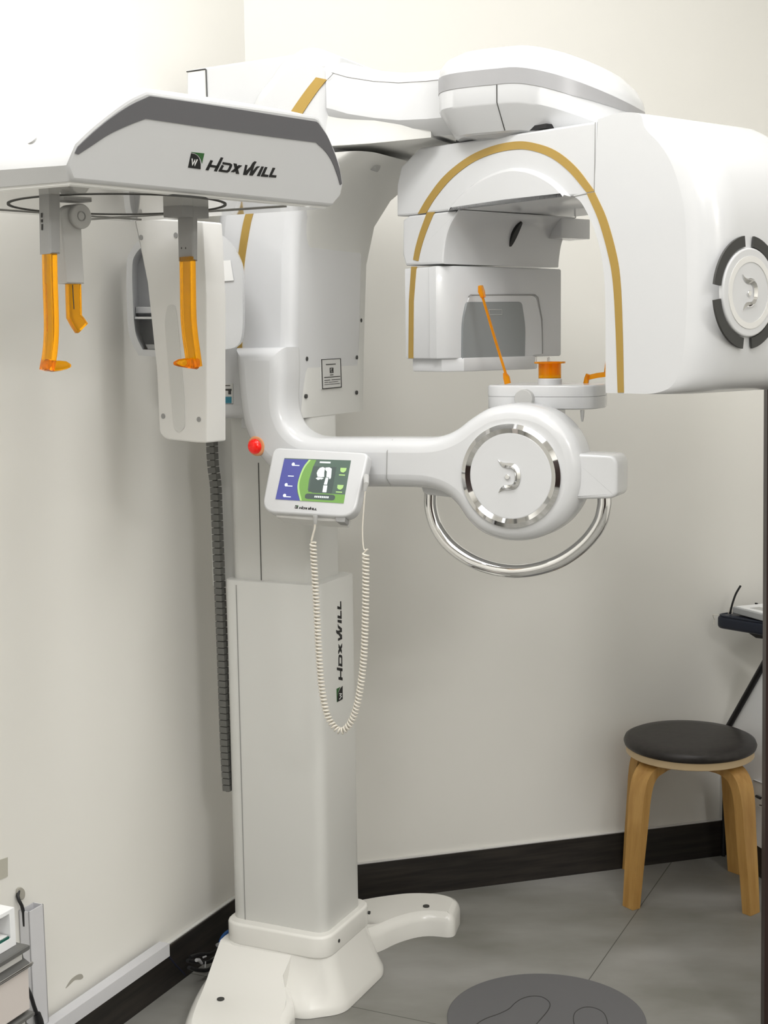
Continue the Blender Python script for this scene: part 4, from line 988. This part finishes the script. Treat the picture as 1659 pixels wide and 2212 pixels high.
zg1 = qp(64, 2082)[2]; zl = qp(64, 2187)[2]
drawer(zg1 - .002, zl + .006)
plate('ledge', [p + Z * zl + QN * .004 for p in tl], -Z, .009, M['cartg'], ct, .002, nseg=1)
drawer(zl - .034, .045)
for a in (.05, .45):
    for b_ in (.03, .13): MB().tube([cE0 - QF * a - QN * b_ + Z * .03, cE0 - QF * a - QN * b_ + Z * .001], .014, 14).done('caster', M['black'], ct)
# white framed box on the cart
bxo = -.018
bx = thing('framed_box', 'white framed box with peach interior standing on the cart', 'box', cE0 - QF * .15 - QN * .05 + Z * CZ)
bz = CZ + .0005
fA = qp(23, 2030, -.02); fA = V(fA[0], fA[1], 0); hB = qp(22, 1965, -.02)[2]
mb = MB()
def bxb(a0, a1, n0, n1, z0, z1): mb.prism([fA - QF * a0 - QN * n0 + Z * z0, fA - QF * a1 - QN * n0 + Z * z0, fA - QF * a1 - QN * n1 + Z * z0, fA - QF * a0 - QN * n1 + Z * z0], Z * (z1 - z0))
wd_ = .013
bxb(-.013, .0, 0, .09, bz, hB); bxb(.0, .26, 0, .09, hB - .006, hB); bxb(.0, .26, 0, .09, bz, bz + .016); bxb(.26, .272, 0, .09, bz, hB)
mb.done('frame', M['dwhite'], bx, smooth=False)
mb = MB(); bxb(.0, .26, .08, .088, bz + .017, hB - .007); mb.done('peach_backing', M['peach'], bx, smooth=False)
mb = MB(); bxb(.002, .258, .001, .078, bz + .0165, bz + .020); mb.done('glass_plate', M['teal'], bx, smooth=False)
mb = MB(); bxb(.003, .257, .004, .077, bz + .0202, bz + .0215); mb.done('white_sheet', M['paper'], bx, smooth=False)
# black power cable in front of the trunking
kp = thing('power_cable', 'thick black power cable hanging beside the cart drawers', 'cable', lw(80, 2212, .05))
kk = lambda x, y: lw(x, y, .045)
MB().tube([kk(x, y) for x, y in cr([(52, 2120), (66, 2150), (73, 2172), (80, 2192)], 5)], .0040, 10).done('cable_run', M['black'], kp)
MB().tube([kk(80, 2190), kk(84, 2205), kk(90, 2232)], [.007, .0085, .0085], 12).done('plug', M['black'], kp)
MB().tube([kk(90, 2232), kk(96, 2262), kk(99, 2290)], .004, 10).done('cable_end', M['black'], kp)

# ================================================================== CABLES IN THE CORNER BEHIND THE BASE
fp = lambda x, y, o: lw(x, y, o)
cb = thing('cable_bundle', 'bundle of black cables on the floor behind the scanner base', 'cables', fp(440, 2100, .06) * V(1, 1, 0) + Z * .002)
for k, pts in enumerate([[(410, 2068), (430, 2062), (455, 2060), (470, 2050)], [(405, 2075), (425, 2078), (450, 2078), (476, 2065)], [(408, 2090), (430, 2096), (455, 2092), (480, 2060)], [(465, 2100), (470, 2080), (478, 2062), (482, 2040)], [(455, 2110), (462, 2085), (470, 2055)]]):
    MB().tube([fp(x, y, .045 + .012 * k) for x, y in cr(pts, 5)], .0045, 8).done('cable', M['black'], cb)
MB().tube([fp(424, 2074, .09), fp(430, 2074, .09), fp(436, 2081, .09)], [.004, .0042, .003], 10).done('grey_connector', M['tie'], cb)
MB().tube([fp(439, 2068, .09), fp(445, 2066, .09)], .0022, 8).done('grey_connector', M['tie'], cb)
MB().tube([fp(444, 2077, .095), fp(443, 2090, .095)], .0014, 6).done('cable_tie', M['tie'], cb)
bl = thing('blue_cable', 'blue cable loop with a grey tie beside the scanner base collar', 'cable', fp(485, 2040, .05))
MB().tube([fp(x, y, .06) for x, y in cr([(475, 2040), (479, 2028), (486, 2018), (494, 2012)], 5)], .0045, 8).done('cable_run', M['bluecable'], bl)
MB().tube([fp(x, y, .065) for x, y in cr([(480, 2040), (484, 2030), (490, 2022), (497, 2018)], 5)], .0045, 8).done('cable_run', M['bluecable'], bl)
MB().tube([fp(469, 2042, .07), fp(473, 2039, .07), fp(488, 2035, .07)], [.0045, .0035, .002], 8).done('cable_tie', M['tie'], bl)
nb = thing('thin_blue_cable', 'thin dark blue cable dropping from the trunking end to the floor', 'cable', fp(408, 2110, .05) * V(1, 1, 0))
MB().tube([fp(348, 2046, .03), fp(362, 2063, .032), fp(380, 2085, .034), fp(400, 2106, .036)], .0016, 6).done('cable_run', M['navycable'], nb)

# labels for parts that look different from the rest of their thing
PL = {'gold_trim': 'gold trim stripe', 'ear_rod': 'amber ear rod', 'ear_plug': 'amber ear plug', 'nose_rod': 'amber nose rod', 'temple_rod': 'orange temple rod', 'chin_cup': 'orange chin cup',
      'chrome_ring': 'chrome ring', 'emblem': 'chrome emblem', 'grab_handle': 'chrome grab handle', 'lit_button': 'red lit button', 'button_collar': 'button collar with the red glow in its colour', 'coiled_cord': 'cream coiled cord',
      'cable_duct': 'dark grey segmented cable duct', 'detector_window': 'grey detector window', 'vent_slot': 'dark vent slot', 'grey_band': 'grey band', 'paper_note': 'white paper note', 'display': 'lit blue and green display',
      'ear_rod_mount': 'grey ear rod mount', 'nose_support_mount': 'grey nose support mount', 'seat_cushion': 'dark padded cushion', 'logo': 'black printed logo'}
for o in bpy.data.objects:
    k = o.name.split('.')[0]
    if o.parent and k in PL: o['label'] = PL[k]
